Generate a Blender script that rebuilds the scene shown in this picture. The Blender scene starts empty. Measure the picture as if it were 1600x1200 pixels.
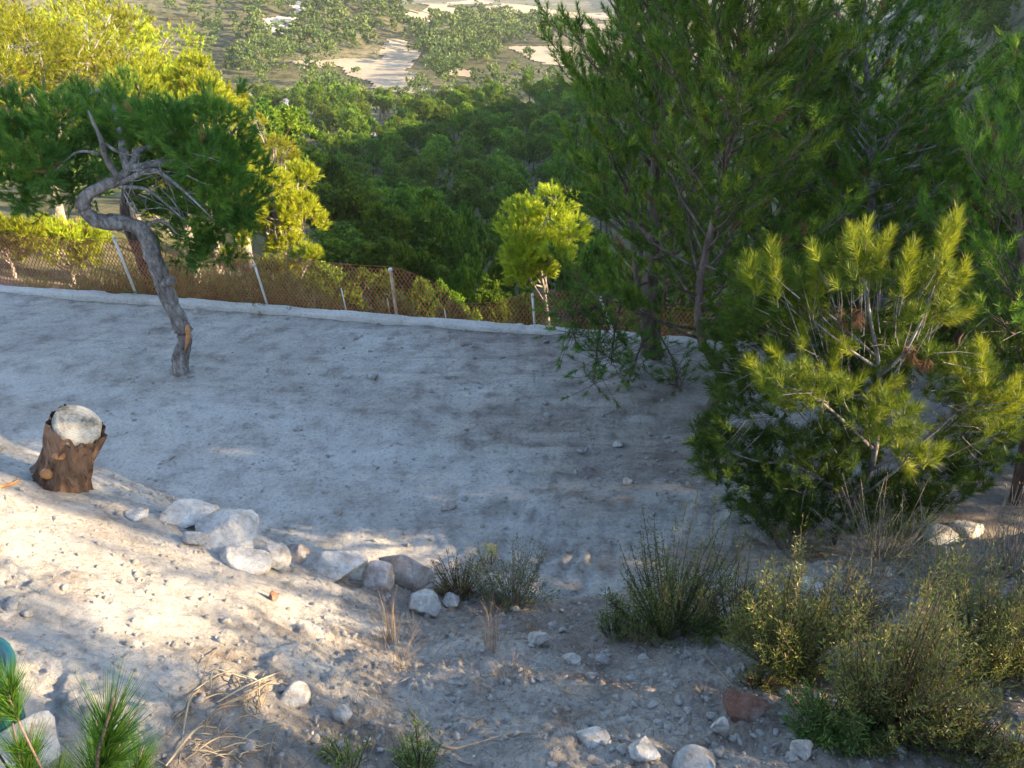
import bpy, math
import numpy as np
from mathutils import Vector

# ------------------------------------------------------------------ camera, sky, sun, exposure
SC = bpy.context.scene
COL = SC.collection
F = 1210.0                      # focal length in photo pixels (1600 wide)
PITCH = math.radians(29.0)
CAM = np.array([0.0, 0.0, 4.8])
cam_d = bpy.data.cameras.new('camera')
cam = bpy.data.objects.new('camera', cam_d); COL.objects.link(cam)
cam_d.sensor_width = 36.0; cam_d.lens = 36.0*F/1600.0
cam_d.clip_start = 0.05; cam_d.clip_end = 20000
cam.location = CAM; cam.rotation_euler = (math.pi/2-PITCH, 0, 0)
SC.camera = cam

SUN_EL = math.radians(17.0)
SUN_H = np.array([0.990, -0.141])
SUN = np.array([SUN_H[0]*math.cos(SUN_EL), SUN_H[1]*math.cos(SUN_EL), math.sin(SUN_EL)])
w = bpy.data.worlds.new('World'); SC.world = w; w.use_nodes = True
nt = w.node_tree; nt.nodes.clear()
sky = nt.nodes.new('ShaderNodeTexSky'); sky.sky_type = 'NISHITA'; sky.sun_disc = False
sky.sun_elevation = SUN_EL; sky.sun_rotation = math.atan2(SUN[0], SUN[1])
sky.altitude = 400; sky.air_density = 1.0; sky.dust_density = 0.6; sky.ozone_density = 1.0
bg = nt.nodes.new('ShaderNodeBackground'); bg.inputs[1].default_value = 0.148
wo = nt.nodes.new('ShaderNodeOutputWorld')
nt.links.new(sky.outputs[0], bg.inputs[0]); nt.links.new(bg.outputs[0], wo.inputs[0])
sl = bpy.data.lights.new('sun', 'SUN'); sl.energy = 5.0; sl.angle = math.radians(0.6); sl.color = (1.0, 0.77, 0.47)
so = bpy.data.objects.new('sun', sl); COL.objects.link(so)
so.rotation_euler = Vector(SUN).to_track_quat('Z', 'Y').to_euler(); so.location = (30, -10, 30)
SC.view_settings.view_transform = 'Standard'; SC.view_settings.look = 'None'
SC.view_settings.exposure = 2.25; SC.view_settings.gamma = 1.0; SC.view_settings.use_curve_mapping = False
SC.render.engine = 'CYCLES'
SC.cycles.use_denoising = True
SC.cycles.max_bounces = 6; SC.cycles.diffuse_bounces = 3; SC.cycles.transmission_bounces = 3
SC.cycles.volume_bounces = 0; SC.cycles.glossy_bounces = 2

# ------------------------------------------------------------------ numeric helpers
def smooth(a, b, x):
    t = np.clip((x-a)/(b-a), 0, 1); return t*t*(3-2*t)
def hash_(ix, iy, iz, seed):
    n = (ix.astype(np.int64)*374761393 + iy.astype(np.int64)*668265263 + iz.astype(np.int64)*2147483647 + seed*1274126177) & 0x7fffffff
    n = ((n ^ (n >> 13))*1274126177) & 0x7fffffff
    n = ((n ^ (n >> 15))*1911520717) & 0x7fffffff
    return ((n ^ (n >> 16)) & 0xffff)/65535.0
def vnoise(x, y, z=0.0, seed=0):
    x, y, z = np.broadcast_arrays(np.asarray(x, float), np.asarray(y, float), np.asarray(z, float))
    ix, iy, iz = np.floor(x), np.floor(y), np.floor(z)
    fx, fy, fz = x-ix, y-iy, z-iz
    fx = fx*fx*fx*(fx*(fx*6-15)+10); fy = fy*fy*fy*(fy*(fy*6-15)+10); fz = fz*fz*(3-2*fz)
    ix = ix.astype(np.int64); iy = iy.astype(np.int64); iz = iz.astype(np.int64)
    def c(a, b, d): return hash_(ix+a, iy+b, iz+d, seed)
    def layer(d):
        return (c(0,0,d)*(1-fx)+c(1,0,d)*fx)*(1-fy) + (c(0,1,d)*(1-fx)+c(1,1,d)*fx)*fy
    l0 = layer(0)
    if np.any(fz > 0): l0 = l0*(1-fz) + layer(1)*fz
    return l0*2-1
def fbm(x, y, z=0.0, o=4, seed=0, gain=0.5):
    x = np.asarray(x, float); y = np.asarray(y, float); z = np.asarray(z, float)
    r = 0; a = 1; n = 0
    for k in range(o):
        r = r + a*vnoise(x*(2.03**k)+k*17.3, y*(2.03**k)+k*9.1, z*(2.03**k), seed+k*31); n += a; a *= gain
    return r/n
def unit(v):
    v = np.asarray(v, float); return v/np.maximum(np.linalg.norm(v, axis=-1, keepdims=True), 1e-9)
CP, SP = math.cos(PITCH), math.sin(PITCH)
def ray(px, py):
    u = (px-800)/F; v = (600-py)/F
    return unit([u, CP+SP*v, -SP+CP*v])
def project(P):
    P = np.asarray(P, float)-CAM
    d = P[..., 1]*CP-P[..., 2]*SP
    return 800+F*P[..., 0]/d, 600-F*(P[..., 1]*SP+P[..., 2]*CP)/d, d
def on_plane(px, py, z):
    r = ray(px, py); return CAM+r*((z-CAM[2])/r[2])
def at_y(px, py, y):
    r = ray(px, py); return CAM+r*((y-CAM[1])/r[1])

# ------------------------------------------------------------------ the lie of the land
KA = on_plane(0, 460, -0.15)[:2]; KB = on_plane(1095, 550, -0.15)[:2]
KD = unit(KB-KA); KN = np.array([-KD[1], KD[0]])          # along the kerb, and outwards beyond it
def kerb_s(x, y): return (x-KA[0])*KN[0]+(y-KA[1])*KN[1]
_ep = np.array([on_plane(p, q, 0)[:2] for p, q in
      [(-500, 690), (-200, 720), (0, 742), (100, 765), (200, 790), (300, 812), (450, 855), (600, 900), (720, 935), (900, 945), (1100, 915), (1300, 890), (1600, 850), (2200, 800)]])
def edge_y(x): return np.interp(x, _ep[:, 0], _ep[:, 1])
_TR = np.array([on_plane(p, q, 0)[:2] for p, q in [(-300, 560), (0, 620), (250, 650), (450, 690), (620, 735), (760, 775), (850, 850), (880, 905)]])
_TR2 = np.array([on_plane(p, q, 0)[:2] for p, q in [(-300, 660), (0, 690), (200, 720), (400, 780), (560, 838), (760, 868), (900, 860), (1100, 800)]])
def track_uv(x, y, T):
    best = np.full(np.shape(x), 1e9); sv = np.zeros(np.shape(x)); cum = 0.0; sd = np.zeros(np.shape(x))
    for a, b in zip(T[:-1], T[1:]):
        d = b-a; L = np.hypot(*d); d = d/L
        t = np.clip((x-a[0])*d[0]+(y-a[1])*d[1], 0, L)
        ox = x-a[0]-d[0]*t; oy = y-a[1]-d[1]*t
        dist = np.hypot(ox, oy); m = dist < best
        best = np.where(m, dist, best); sv = np.where(m, cum+t, sv); sd = np.where(m, np.sign(ox*-d[1]+oy*d[0])*dist, sd)
        cum += L
    return sv, sd
_DS = [-5, 0, .6, 3, 10, 35, 60, 100, 200, 400, 1000, 3000, 9000]
_DZ = [0, .12, .30, 1.6, 5.8, 18.5, 23.5, 25.5, 26.5, 30, 43, 70, 120]
def H(x, y, fine=False):
    x = np.asarray(x, float); y = np.asarray(y, float)
    s = kerb_s(x, y)
    terr = -0.02*(np.minimum(y, 13)-7)+0.06*fbm(x*.45, y*.45, o=3, seed=3)*smooth(1.5, -.5, s)*smooth(0, -1, s-.6)
    d = edge_y(x)-y
    m = 0.36*smooth(-.15, .5, d+.12*fbm(x*1.7, y*1.7, o=2, seed=5))+0.47*np.maximum(0, d-.15)
    m = m+0.22*np.maximum(0, -x-.6)*smooth(.0, 1.6, d)+0.10*fbm(x*.9, y*.9, o=3, seed=8)*smooth(0, 1, d)
    m = np.where(m > 2.5, 2.5+.9*np.tanh((m-2.5)/.9), m)
    h = terr+m
    steep = np.interp(x, [-15, -3], [.45, 1.06]); steep = steep+(1-steep)*smooth(25, 70, s)
    h = h-np.interp(s, _DS, _DZ)*steep*(s > 0)
    far = smooth(30, 110, s)
    h = h+far*(2.2*fbm(x/70, y/70, o=3, seed=21)+7.0*fbm(x/420, y/420, o=2, seed=22)*smooth(250, 700, s))
    h = h+20*np.exp(-(((x+88)/62)**2+((y-345)/75)**2))+12*np.exp(-(((x+8)/62)**2+((y-420)/42)**2))+26*np.exp(-(((x+190)/70)**2+((y-300)/120)**2))+9*np.exp(-(((x-70)/60)**2+((y-360)/60)**2))
    h = h+25*np.exp(-(((x+20)/420)**2+((y-1500)/240)**2))+40*np.exp(-(((x-500)/400)**2+((y-2100)/300)**2))
    crest = np.interp(y, [-200, 4, 14, 30, 60, 82, 110, 160, 180, 230, 300], [14, 14, 26, 28, 25.5, 21, 16, 8, 3, -12, -26])
    base = np.minimum(h, 0)
    t = smooth(32, 96, x-.05*np.maximum(y-60, 0))
    h = np.where((x > 32), h+t*np.maximum(0, crest-base), h)
    if fine:
        near = smooth(.5, 0, s)
        on_m = smooth(-.1, .5, d)
        rut = 0
        for T, ww in ((_TR, .25), (_TR2, .22)):
            sv, sd = track_uv(x, y, T)
            inside = smooth(ww+.06, ww-.02, np.abs(sd))
            lug = np.abs(((sv*4.6+np.abs(sd)*3.4) % 1)-.5)*2
            wear = smooth(-.25, .45, fbm(x*.8, y*.8, o=2, seed=77))
            rut = rut+inside*(-.02+.035*smooth(.25, .7, lug))*wear+.012*np.exp(-((np.abs(sd)-ww-.05)/.05)**2)*wear
        rough = .028*fbm(x*3.1, y*3.1, o=4, seed=41)+.016*np.abs(fbm(x*1.3, y*4.0, o=3, seed=43))
        rr = fbm(x*7, y*7, o=4, seed=45, gain=.62)
        clod = .04*np.maximum(rr, -.1)*smooth(-.3, .5, fbm(x*.8, y*.8, o=2, seed=46))
        mo = .085*np.maximum(fbm(x*5.2, y*5.2, o=5, seed=51, gain=.6), -.25)*smooth(-.5, .4, fbm(x*1.1, y*1.1, o=2, seed=52))+.010*fbm(x*22, y*22, o=2, seed=53)
        h = h+near*((rut+rough+clod*.55)*(1-on_m)+(mo+rough)*on_m)
    return h
_HT = np.geomspace(1.2, 6000, 1300)
def hit(px, py, fine=True):
    r = ray(px, py); t = _HT
    for k in range(3):
        P = CAM+r*t[:, None]
        below = P[:, 2] < H(P[:, 0], P[:, 1], fine and t[0] < 20)
        a = int(np.argmax(below)) if below.any() else len(t)-1
        t = np.linspace(t[max(a-1, 0)], t[a], 24)
    return CAM+r*t[-1]

# ------------------------------------------------------------------ mesh helpers
class Geo:
    """triangles gathered piece by piece; one mesh in the end"""
    def __init__(s): s.v = []; s.f = []; s.c = []; s.n = 0
    def add(s, V, Fc, C=None):
        V = np.asarray(V, float).reshape(-1, 3); Fc = np.asarray(Fc, np.int64).reshape(-1, 3)
        s.v.append(V); s.f.append(Fc+s.n); s.n += len(V)
        if C is None: C = np.full(len(V), .5)
        s.c.append(np.broadcast_to(np.asarray(C, float), (len(V),)))
        return s
    def arrays(s): return np.concatenate(s.v), np.concatenate(s.f), np.concatenate(s.c)
def mesh(name, V, Fc, C=None, mats=(), smooth_=False, mat_idx=None):
    me = bpy.data.meshes.new(name)
    V = np.ascontiguousarray(V, np.float32); Fc = np.ascontiguousarray(Fc, np.int32)
    me.vertices.add(len(V)); me.vertices.foreach_set('co', V.ravel())
    k = Fc.shape[1]
    me.loops.add(Fc.size); me.loops.foreach_set('vertex_index', Fc.ravel())
    me.polygons.add(len(Fc))
    me.polygons.foreach_set('loop_start', np.arange(0, Fc.size, k, dtype=np.int32))
    me.polygons.foreach_set('loop_total', np.full(len(Fc), k, np.int32))
    if smooth_: me.polygons.foreach_set('use_smooth', np.ones(len(Fc), bool))
    for m in mats: me.materials.append(m)
    if mat_idx is not None: me.polygons.foreach_set('material_index', np.asarray(mat_idx, np.int32))
    if C is not None:
        a = me.attributes.new('tone', 'FLOAT', 'POINT'); a.data.foreach_set('value', np.ascontiguousarray(C, np.float32))
    me.update(calc_edges=True); me.validate(); return me
def obj(name, me, parent=None, loc=None):
    o = bpy.data.objects.new(name, me); COL.objects.link(o)
    if parent is not None: o.parent = parent
    if loc is not None: o.location = loc
    return o
def gobj(name, g, m, parent=None, smooth_=False, loc=None):
    V, Fc, C = g.arrays(); return obj(name, mesh(name, V, Fc, C, [m], smooth_), parent, loc)
def tag(o, label, cat=None, group=None, kind=None):
    if label: o['label'] = label
    if cat: o['category'] = cat
    if group: o['group'] = group
    if kind: o['kind'] = kind
    return o
def empty(name, loc, label, cat, group=None):
    o = bpy.data.objects.new(name, None); COL.objects.link(o); o.location = loc; o.empty_display_size = .2
    return tag(o, label, cat, group)
def copy_tree(root, loc, rz=0., sc=1., label=None):
    r = root.copy(); COL.objects.link(r); r.location = loc; r.rotation_euler = (0, 0, rz); r.scale = (sc, sc, sc) if np.isscalar(sc) else sc
    if label: r['label'] = label
    for ch in root.children:
        c = ch.copy(); COL.objects.link(c); c.parent = r
    return r
def tube(g, pts, rad, sides=6, C=.5, cap=True, bump=0., seed=0):
    P = np.asarray(pts, float); n = len(P); R = np.broadcast_to(np.asarray(rad, float), (n,))
    T = unit(np.gradient(P, axis=0)) if n > 2 else np.repeat(unit(P[1:]-P[:1]), n, 0)
    ref = np.array([0, 0, 1.]) if abs(T[:, 2]).mean() < .8 else np.array([1., 0, 0])
    A = unit(np.cross(T, ref)); B = np.cross(T, A)
    a = np.arange(sides)*2*math.pi/sides
    ring = np.cos(a)[None, :, None]*A[:, None]+np.sin(a)[None, :, None]*B[:, None]
    rr = R[:, None]*np.ones(sides)
    if bump: rr = rr*(1+bump*vnoise(np.arange(sides)[None]*1.7+seed, np.arange(n)[:, None]*.7, seed=seed))
    V = (P[:, None]+ring*rr[..., None]).reshape(-1, 3)
    i = np.arange(n-1)[:, None]*sides; j = np.arange(sides)[None]; k = (j+1) % sides
    q = np.stack([i+j, i+k, i+sides+k, i+sides+j], -1).reshape(-1, 4)
    Fc = np.concatenate([q[:, :3], q[:, [0, 2, 3]]])
    if cap:
        V = np.vstack([V, P[:1], P[-1:]])
        jj = np.arange(sides); kk = (jj+1) % sides
        Fc = np.vstack([Fc, np.stack([np.full(sides, n*sides), kk, jj], -1), np.stack([np.full(sides, n*sides+1), (n-1)*sides+jj, (n-1)*sides+kk], -1)])
    g.add(V, Fc, C)
def spline(P, n=24):
    P = np.asarray(P, float)
    if len(P) == 2: return P[0]+(P[1]-P[0])*np.linspace(0, 1, n)[:, None]
    Q = np.vstack([2*P[0]-P[1], P, 2*P[-1]-P[-2]])
    u = np.linspace(0, len(P)-1-1e-6, n); i = u.astype(int); t = (u-i)[:, None]
    a, b, c, d = Q[i], Q[i+1], Q[i+2], Q[i+3]
    return .5*((2*b)+(-a+c)*t+(2*a-5*b+4*c-d)*t*t+(-a+3*b-3*c+d)*t**3)
def interp_r(r0, r1, n, p=1.): return r0+(r1-r0)*np.linspace(0, 1, n)**p
def rand_dirs(rng, n): return unit(rng.normal(size=(n, 3)))

# ------------------------------------------------------------------ materials (procedural)
def mat(name, rough=.9, spec=.2):
    m = bpy.data.materials.new(name); m.use_nodes = True
    b = m.node_tree.nodes['Principled BSDF']; b.inputs['Roughness'].default_value = rough
    b.inputs['Specular IOR Level'].default_value = spec
    return m, m.node_tree, b
def N(nt, t, **k):
    n = nt.nodes.new(t)
    for a, v in k.items(): setattr(n, a, v)
    return n
def noise(nt, scale, detail=6, rough=.6, coord='Object', dist=0.):
    tc = nt.nodes.get('tc') or N(nt, 'ShaderNodeTexCoord', name='tc')
    n = N(nt, 'ShaderNodeTexNoise'); n.inputs['Scale'].default_value = scale; n.inputs['Detail'].default_value = detail
    n.inputs['Roughness'].default_value = rough; n.inputs['Distortion'].default_value = dist
    if coord == 'Geo':
        ge = nt.nodes.get('ge') or N(nt, 'ShaderNodeNewGeometry', name='ge'); nt.links.new(ge.outputs['Position'], n.inputs['Vector'])
    else: nt.links.new(tc.outputs[coord], n.inputs['Vector'])
    return n.outputs['Fac']
def ramp(nt, fac, stops):
    r = N(nt, 'ShaderNodeValToRGB'); e = r.color_ramp.elements
    while len(e) < len(stops): e.new(.5)
    for x, (p, c) in zip(e, stops): x.position = p; x.color = (*c, 1) if len(c) == 3 else c
    nt.links.new(fac, r.inputs[0]); return r.outputs[0]
def mixc(nt, a, b, fac, mode='MIX'):
    m = N(nt, 'ShaderNodeMix', data_type='RGBA', blend_type=mode)
    for sock, val in ((m.inputs[0], fac), (m.inputs[6], a), (m.inputs[7], b)):
        if hasattr(val, 'links'): nt.links.new(val, sock)
        else: sock.default_value = val if np.isscalar(val) else (*val, 1)
    return m.outputs[2]
def bump(nt, bsdf, h, strength, dist=.02, normal=None):
    b = N(nt, 'ShaderNodeBump'); b.inputs['Strength'].default_value = strength; b.inputs['Distance'].default_value = dist
    nt.links.new(h, b.inputs['Height'])
    if normal is not None: nt.links.new(normal, b.inputs['Normal'])
    nt.links.new(b.outputs[0], bsdf.inputs['Normal']); return b.outputs[0]
def tone(nt): 
    a = N(nt, 'ShaderNodeAttribute'); a.attribute_name = 'tone'; return a.outputs['Fac']

def foliage_mat(name, dark, mid, light, dead=(.20, .11, .05), trans=.35):
    m, nt, b = mat(name, .5, .25)
    c = ramp(nt, tone(nt), [(0, dead), (.06, dead), (.09, dark), (.5, mid), (1, light)])
    oi = N(nt, 'ShaderNodeObjectInfo')
    hs = N(nt, 'ShaderNodeHueSaturation'); nt.links.new(c, hs.inputs['Color'])
    mr = N(nt, 'ShaderNodeMapRange'); nt.links.new(oi.outputs['Random'], mr.inputs[0]); mr.inputs[3].default_value = .485; mr.inputs[4].default_value = .51
    nt.links.new(mr.outputs[0], hs.inputs['Hue'])
    mv = N(nt, 'ShaderNodeMath', operation='MULTIPLY_ADD'); nt.links.new(oi.outputs['Random'], mv.inputs[0]); mv.inputs[1].default_value = .62; mv.inputs[2].default_value = .70
    nt.links.new(mv.outputs[0], hs.inputs['Value'])
    nt.links.new(hs.outputs[0], b.inputs['Base Color'])
    tr = N(nt, 'ShaderNodeBsdfTranslucent'); nt.links.new(hs.outputs[0], tr.inputs[0])
    mx = N(nt, 'ShaderNodeMixShader'); mx.inputs[0].default_value = trans
    nt.links.new(b.outputs[0], mx.inputs[1]); nt.links.new(tr.outputs[0], mx.inputs[2])
    nt.links.new(mx.outputs[0], nt.nodes['Material Output'].inputs[0])
    return m
M = {}
M['needle'] = foliage_mat('pine_needles', (.032, .090, .014), (.085, .170, .018), (.32, .39, .024))
M['needle_sunlit'] = foliage_mat('sunlight_tinted_pine_needles', (.075, .11, .014), (.19, .235, .018), (.42, .445, .026))  # strong sunlight painted into the needle colour of the pines beyond the fence
M['needle_far'] = foliage_mat('olive_pines', (.030, .060, .014), (.075, .115, .024), (.17, .20, .04), trans=.15)
M['shrub'] = foliage_mat('shrub_leaves', (.06, .085, .024), (.15, .17, .04), (.30, .30, .065), trans=.25)
M['rosemary'] = foliage_mat('narrow_leaves', (.05, .09, .02), (.095, .15, .03), (.20, .23, .04), trans=.25)
M['straw'] = foliage_mat('dry_straw', (.22, .16, .10), (.34, .26, .17), (.48, .38, .25), dead=(.14, .09, .06), trans=.2)

def bark_mat(name, a, b_, c, scale=14, stretch=.28, crack=.5):
    m, nt, b = mat(name, .92, .15)
    tc = N(nt, 'ShaderNodeTexCoord'); mp = N(nt, 'ShaderNodeMapping'); mp.inputs['Scale'].default_value = (1, 1, stretch)
    nt.links.new(tc.outputs['Object'], mp.inputs[0])
    def ns(sc, det, dist=0.):
        n = N(nt, 'ShaderNodeTexNoise'); n.inputs['Scale'].default_value = sc; n.inputs['Detail'].default_value = det; n.inputs['Roughness'].default_value = .7; n.inputs['Distortion'].default_value = dist
        nt.links.new(mp.outputs[0], n.inputs['Vector']); return n.outputs['Fac']
    n = ns(scale, 8, .4); n2 = ns(scale*2.6, 6, .8); n3 = ns(scale*.25, 3)
    col = ramp(nt, n, [(.30, a), (.5, b_), (.68, c)])
    cr = ramp(nt, n2, [(.36, (1-crack, 1-crack, 1-crack)), (.46, (1, 1, 1))])
    pt = ramp(nt, n3, [(.4, (.78, .76, .74)), (.6, (1.1, 1.1, 1.1))])
    nt.links.new(mixc(nt, mixc(nt, col, cr, 1., 'MULTIPLY'), pt, 1., 'MULTIPLY'), b.inputs['Base Color'])
    bb = bump(nt, b, n2, .7, .02); bump(nt, b, n, .6, .02, bb)
    return m
M['bark'] = bark_mat('grey_pine_bark', (.09, .075, .068), (.21, .19, .178), (.40, .37, .35), 13, .45, .62)
M['bark_dark'] = bark_mat('brown_pine_bark', (.05, .035, .028), (.12, .085, .07), (.20, .15, .125), 14)
M['bark_stump'] = bark_mat('stump_bark', (.06, .038, .028), (.17, .105, .07), (.32, .21, .14), 11, .10, .7)
M['twig'] = bark_mat('pale_twigs', (.20, .17, .15), (.32, .28, .25), (.45, .40, .36), 30)

def ground_mat():
    m, nt, b = mat('dusty_earth', .95, .1)
    big = noise(nt, .55, 4, .55, 'Geo'); midn = noise(nt, 3.2, 8, .65, 'Geo'); fine = noise(nt, 26, 8, .72, 'Geo'); vf = noise(nt, 130, 4, .7, 'Geo')
    c1 = ramp(nt, big, [(.36, (.34, .29, .255)), (.52, (.44, .395, .35)), (.66, (.54, .505, .46))])
    c2 = ramp(nt, midn, [(.32, (.58, .53, .50)), (.5, (1, 1, 1)), (.68, (1.2, 1.18, 1.16))])
    c = mixc(nt, c1, c2, 1., 'MULTIPLY')
    c3 = ramp(nt, fine, [(.32, (.55, .52, .49)), (.47, (1, 1, 1)), (.66, (1.2, 1.2, 1.2))])
    c = mixc(nt, c, c3, .85, 'MULTIPLY')
    tcg = nt.nodes['ge']; mp = N(nt, 'ShaderNodeMapping'); mp.inputs['Rotation'].default_value = (0, 0, .25); mp.inputs['Scale'].default_value = (.9, 4.2, 1)
    nt.links.new(tcg.outputs['Position'], mp.inputs[0]); ns_ = N(nt, 'ShaderNodeTexNoise'); ns_.inputs['Scale'].default_value = 1.6; ns_.inputs['Detail'].default_value = 9; ns_.inputs['Roughness'].default_value = .7
    nt.links.new(mp.outputs[0], ns_.inputs['Vector'])
    c = mixc(nt, c, ramp(nt, ns_.outputs['Fac'], [(.36, (.74, .70, .67)), (.48, (1, 1, 1)), (.62, (1.18, 1.17, 1.16))]), .9, 'MULTIPLY')
    t = tone(nt)                                        # humus and litter soil on the bank
    soil = ramp(nt, midn, [(.3, (.15, .115, .09)), (.6, (.27, .22, .18))])
    soil = mixc(nt, soil, c3, .8, 'MULTIPLY')
    mm = N(nt, 'ShaderNodeMath', operation='MULTIPLY'); nt.links.new(t, mm.inputs[0]); mm.inputs[1].default_value = 1.0; mm.use_clamp = True
    c = mixc(nt, c, soil, mm.outputs[0])
    m2 = N(nt, 'ShaderNodeMath', operation='MULTIPLY'); nt.links.new(t, m2.inputs[0]); m2.inputs[1].default_value = -.75; m2.use_clamp = True
    c = mixc(nt, c, mixc(nt, mixc(nt, (.56, .535, .50), c2, .7, 'MULTIPLY'), c3, .8, 'MULTIPLY'), m2.outputs[0])
    nt.links.new(c, b.inputs['Base Color'])
    b0 = bump(nt, b, ns_.outputs['Fac'], .6, .08); b1 = bump(nt, b, midn, .8, .08, b0); b2 = bump(nt, b, fine, 1., .05, b1); bump(nt, b, vf, .7, .01, b2)
    return m
M['ground'] = ground_mat()
def far_mat():
    m, nt, b = mat('scrub_earth', .95, .1)
    a = noise(nt, .02, 5, .6, 'Geo'); f = noise(nt, .35, 8, .7, 'Geo'); g2 = noise(nt, 1.6, 6, .7, 'Geo')
    c1 = ramp(nt, a, [(.36, (.10, .095, .05)), (.55, (.17, .15, .09)), (.70, (.28, .24, .165))])
    c2 = ramp(nt, f, [(.40, (.32, .40, .26)), (.55, (1, 1, 1))])
    c = mixc(nt, c1, c2, .9, 'MULTIPLY')
    c3 = ramp(nt, g2, [(.3, (.6, .6, .55)), (.6, (1, 1, 1))])
    c = mixc(nt, c, c3, .8, 'MULTIPLY')
    nt.links.new(c, b.inputs['Base Color']); bump(nt, b, f, .8, .6)
    return m
M['far'] = far_mat()
def field_mat(name, a, b_, scale=.05):
    m, nt, b = mat(name, .95, .1)
    n1 = noise(nt, scale, 5, .6, 'Geo'); n2 = noise(nt, scale*14, 6, .65, 'Geo')
    c = mixc(nt, ramp(nt, n1, [(.35, a), (.65, b_)]), ramp(nt, n2, [(.35, (.8, .79, .77)), (.6, (1, 1, 1))]), .7, 'MULTIPLY')
    nt.links.new(c, b.inputs['Base Color']); bump(nt, b, n2, .4, .2)
    return m
M['field'] = field_mat('stubble_field', (.30, .235, .16), (.40, .325, .235))
M['pale'] = field_mat('pale_marl', (.36, .32, .27), (.46, .42, .37))
def rock_mat(name, a, b_, c, scale=5.):
    m, nt, b = mat(name, .9, .2)
    n1 = noise(nt, scale, 6, .6); n2 = noise(nt, scale*5, 8, .7); n3 = noise(nt, scale*22, 5, .7)
    col = ramp(nt, n1, [(.33, a), (.5, b_), (.66, c)])
    k = ramp(nt, n2, [(.33, (.62, .57, .53)), (.46, (.97, .97, .97)), (.66, (1.2, 1.2, 1.2))])
    oi = N(nt, 'ShaderNodeObjectInfo'); mv = N(nt, 'ShaderNodeMath', operation='MULTIPLY_ADD'); nt.links.new(oi.outputs['Random'], mv.inputs[0]); mv.inputs[1].default_value = .35; mv.inputs[2].default_value = .8
    hs = N(nt, 'ShaderNodeHueSaturation'); nt.links.new(mixc(nt, col, k, .9, 'MULTIPLY'), hs.inputs['Color']); nt.links.new(mv.outputs[0], hs.inputs['Value'])
    nt.links.new(hs.outputs[0], b.inputs['Base Color'])
    x = bump(nt, b, n2, .9, .05); bump(nt, b, n3, .8, .012, x)
    return m
M['rock'] = rock_mat('pale_limestone', (.48, .41, .35), (.66, .62, .57), (.75, .73, .69))
M['rock_brown'] = rock_mat('brown_limestone', (.34, .25, .21), (.52, .45, .41), (.66, .62, .58))
M['rock_red'] = rock_mat('red_stone', (.27, .12, .08), (.33, .175, .125), (.38, .29, .24), 7)
M['gravel'] = rock_mat('gravel_stone', (.42, .38, .34), (.54, .50, .46), (.64, .61, .57), 9)
def concrete_mat():
    m, nt, b = mat('weathered_concrete', .9, .2)
    n1 = noise(nt, 1.6, 6, .65, 'Geo'); n2 = noise(nt, 22, 8, .75, 'Geo')
    c = mixc(nt, ramp(nt, n1, [(.3, (.40, .37, .33)), (.6, (.56, .53, .48))]), ramp(nt, n2, [(.33, (.5, .47, .44)), (.5, (1, 1, 1))]), .8, 'MULTIPLY')
    nt.links.new(c, b.inputs['Base Color']); bump(nt, b, n2, .6, .02); return m
M['concrete'] = concrete_mat()
def rust_mat(name, a, b_, metal=.2, rough=.7, scale=9):
    m, nt, b = mat(name, rough, .4)
    nt.links.new(ramp(nt, noise(nt, scale, 6, .6, 'Geo'), [(.35, a), (.65, b_)]), b.inputs['Base Color']); b.inputs['Metallic'].default_value = metal
    return m
M['wire'] = rust_mat('rusty_wire', (.34, .10, .045), (.52, .19, .09))
M['galv'] = rust_mat('painted_steel', (.55, .50, .42), (.66, .63, .58), .0, .5)
M['rustpost'] = rust_mat('rusty_steel_post', (.42, .17, .07), (.58, .48, .38), .0, .7, 4)
def wood_cut_mat():
    m, nt, b = mat('cut_wood', .85, .2)
    tc = N(nt, 'ShaderNodeTexCoord'); wv = N(nt, 'ShaderNodeTexWave', wave_type='RINGS', rings_direction='Z'); wv.inputs['Scale'].default_value = 16; wv.inputs['Distortion'].default_value = 5.; wv.inputs['Detail'].default_value = 3
    nt.links.new(tc.outputs['Object'], wv.inputs['Vector'])
    n1 = noise(nt, 5, 5, .6); n2 = noise(nt, 40, 6, .7)
    c = mixc(nt, ramp(nt, n1, [(.38, (.12, .11, .09)), (.48, (.34, .31, .255)), (.62, (.52, .47, .38))]), ramp(nt, wv.outputs['Fac'], [(0, (.78, .75, .70)), (.5, (1, 1, 1))]), .6, 'MULTIPLY')
    c = mixc(nt, c, ramp(nt, n2, [(.35, (.65, .62, .58)), (.5, (1, 1, 1))]), .6, 'MULTIPLY')
    nt.links.new(c, b.inputs['Base Color']); bump(nt, b, n2, .4, .01); return m
M['cut'] = wood_cut_mat()
def teal_mat():
    m, nt, b = mat('teal_plastic', .35, .5)
    nt.links.new(ramp(nt, noise(nt, 6, 4, .6), [(.3, (.004, .07, .075)), (.7, (.008, .11, .11))]), b.inputs['Base Color']); return m
M['teal'] = teal_mat()
def resin_mat():
    m, nt, b = mat('exposed_resinous_wood', .6, .4)
    nt.links.new(ramp(nt, noise(nt, 14, 6, .6), [(.3, (.30, .11, .035)), (.6, (.52, .25, .09))]), b.inputs['Base Color']); return m
M['resin'] = resin_mat()

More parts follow.
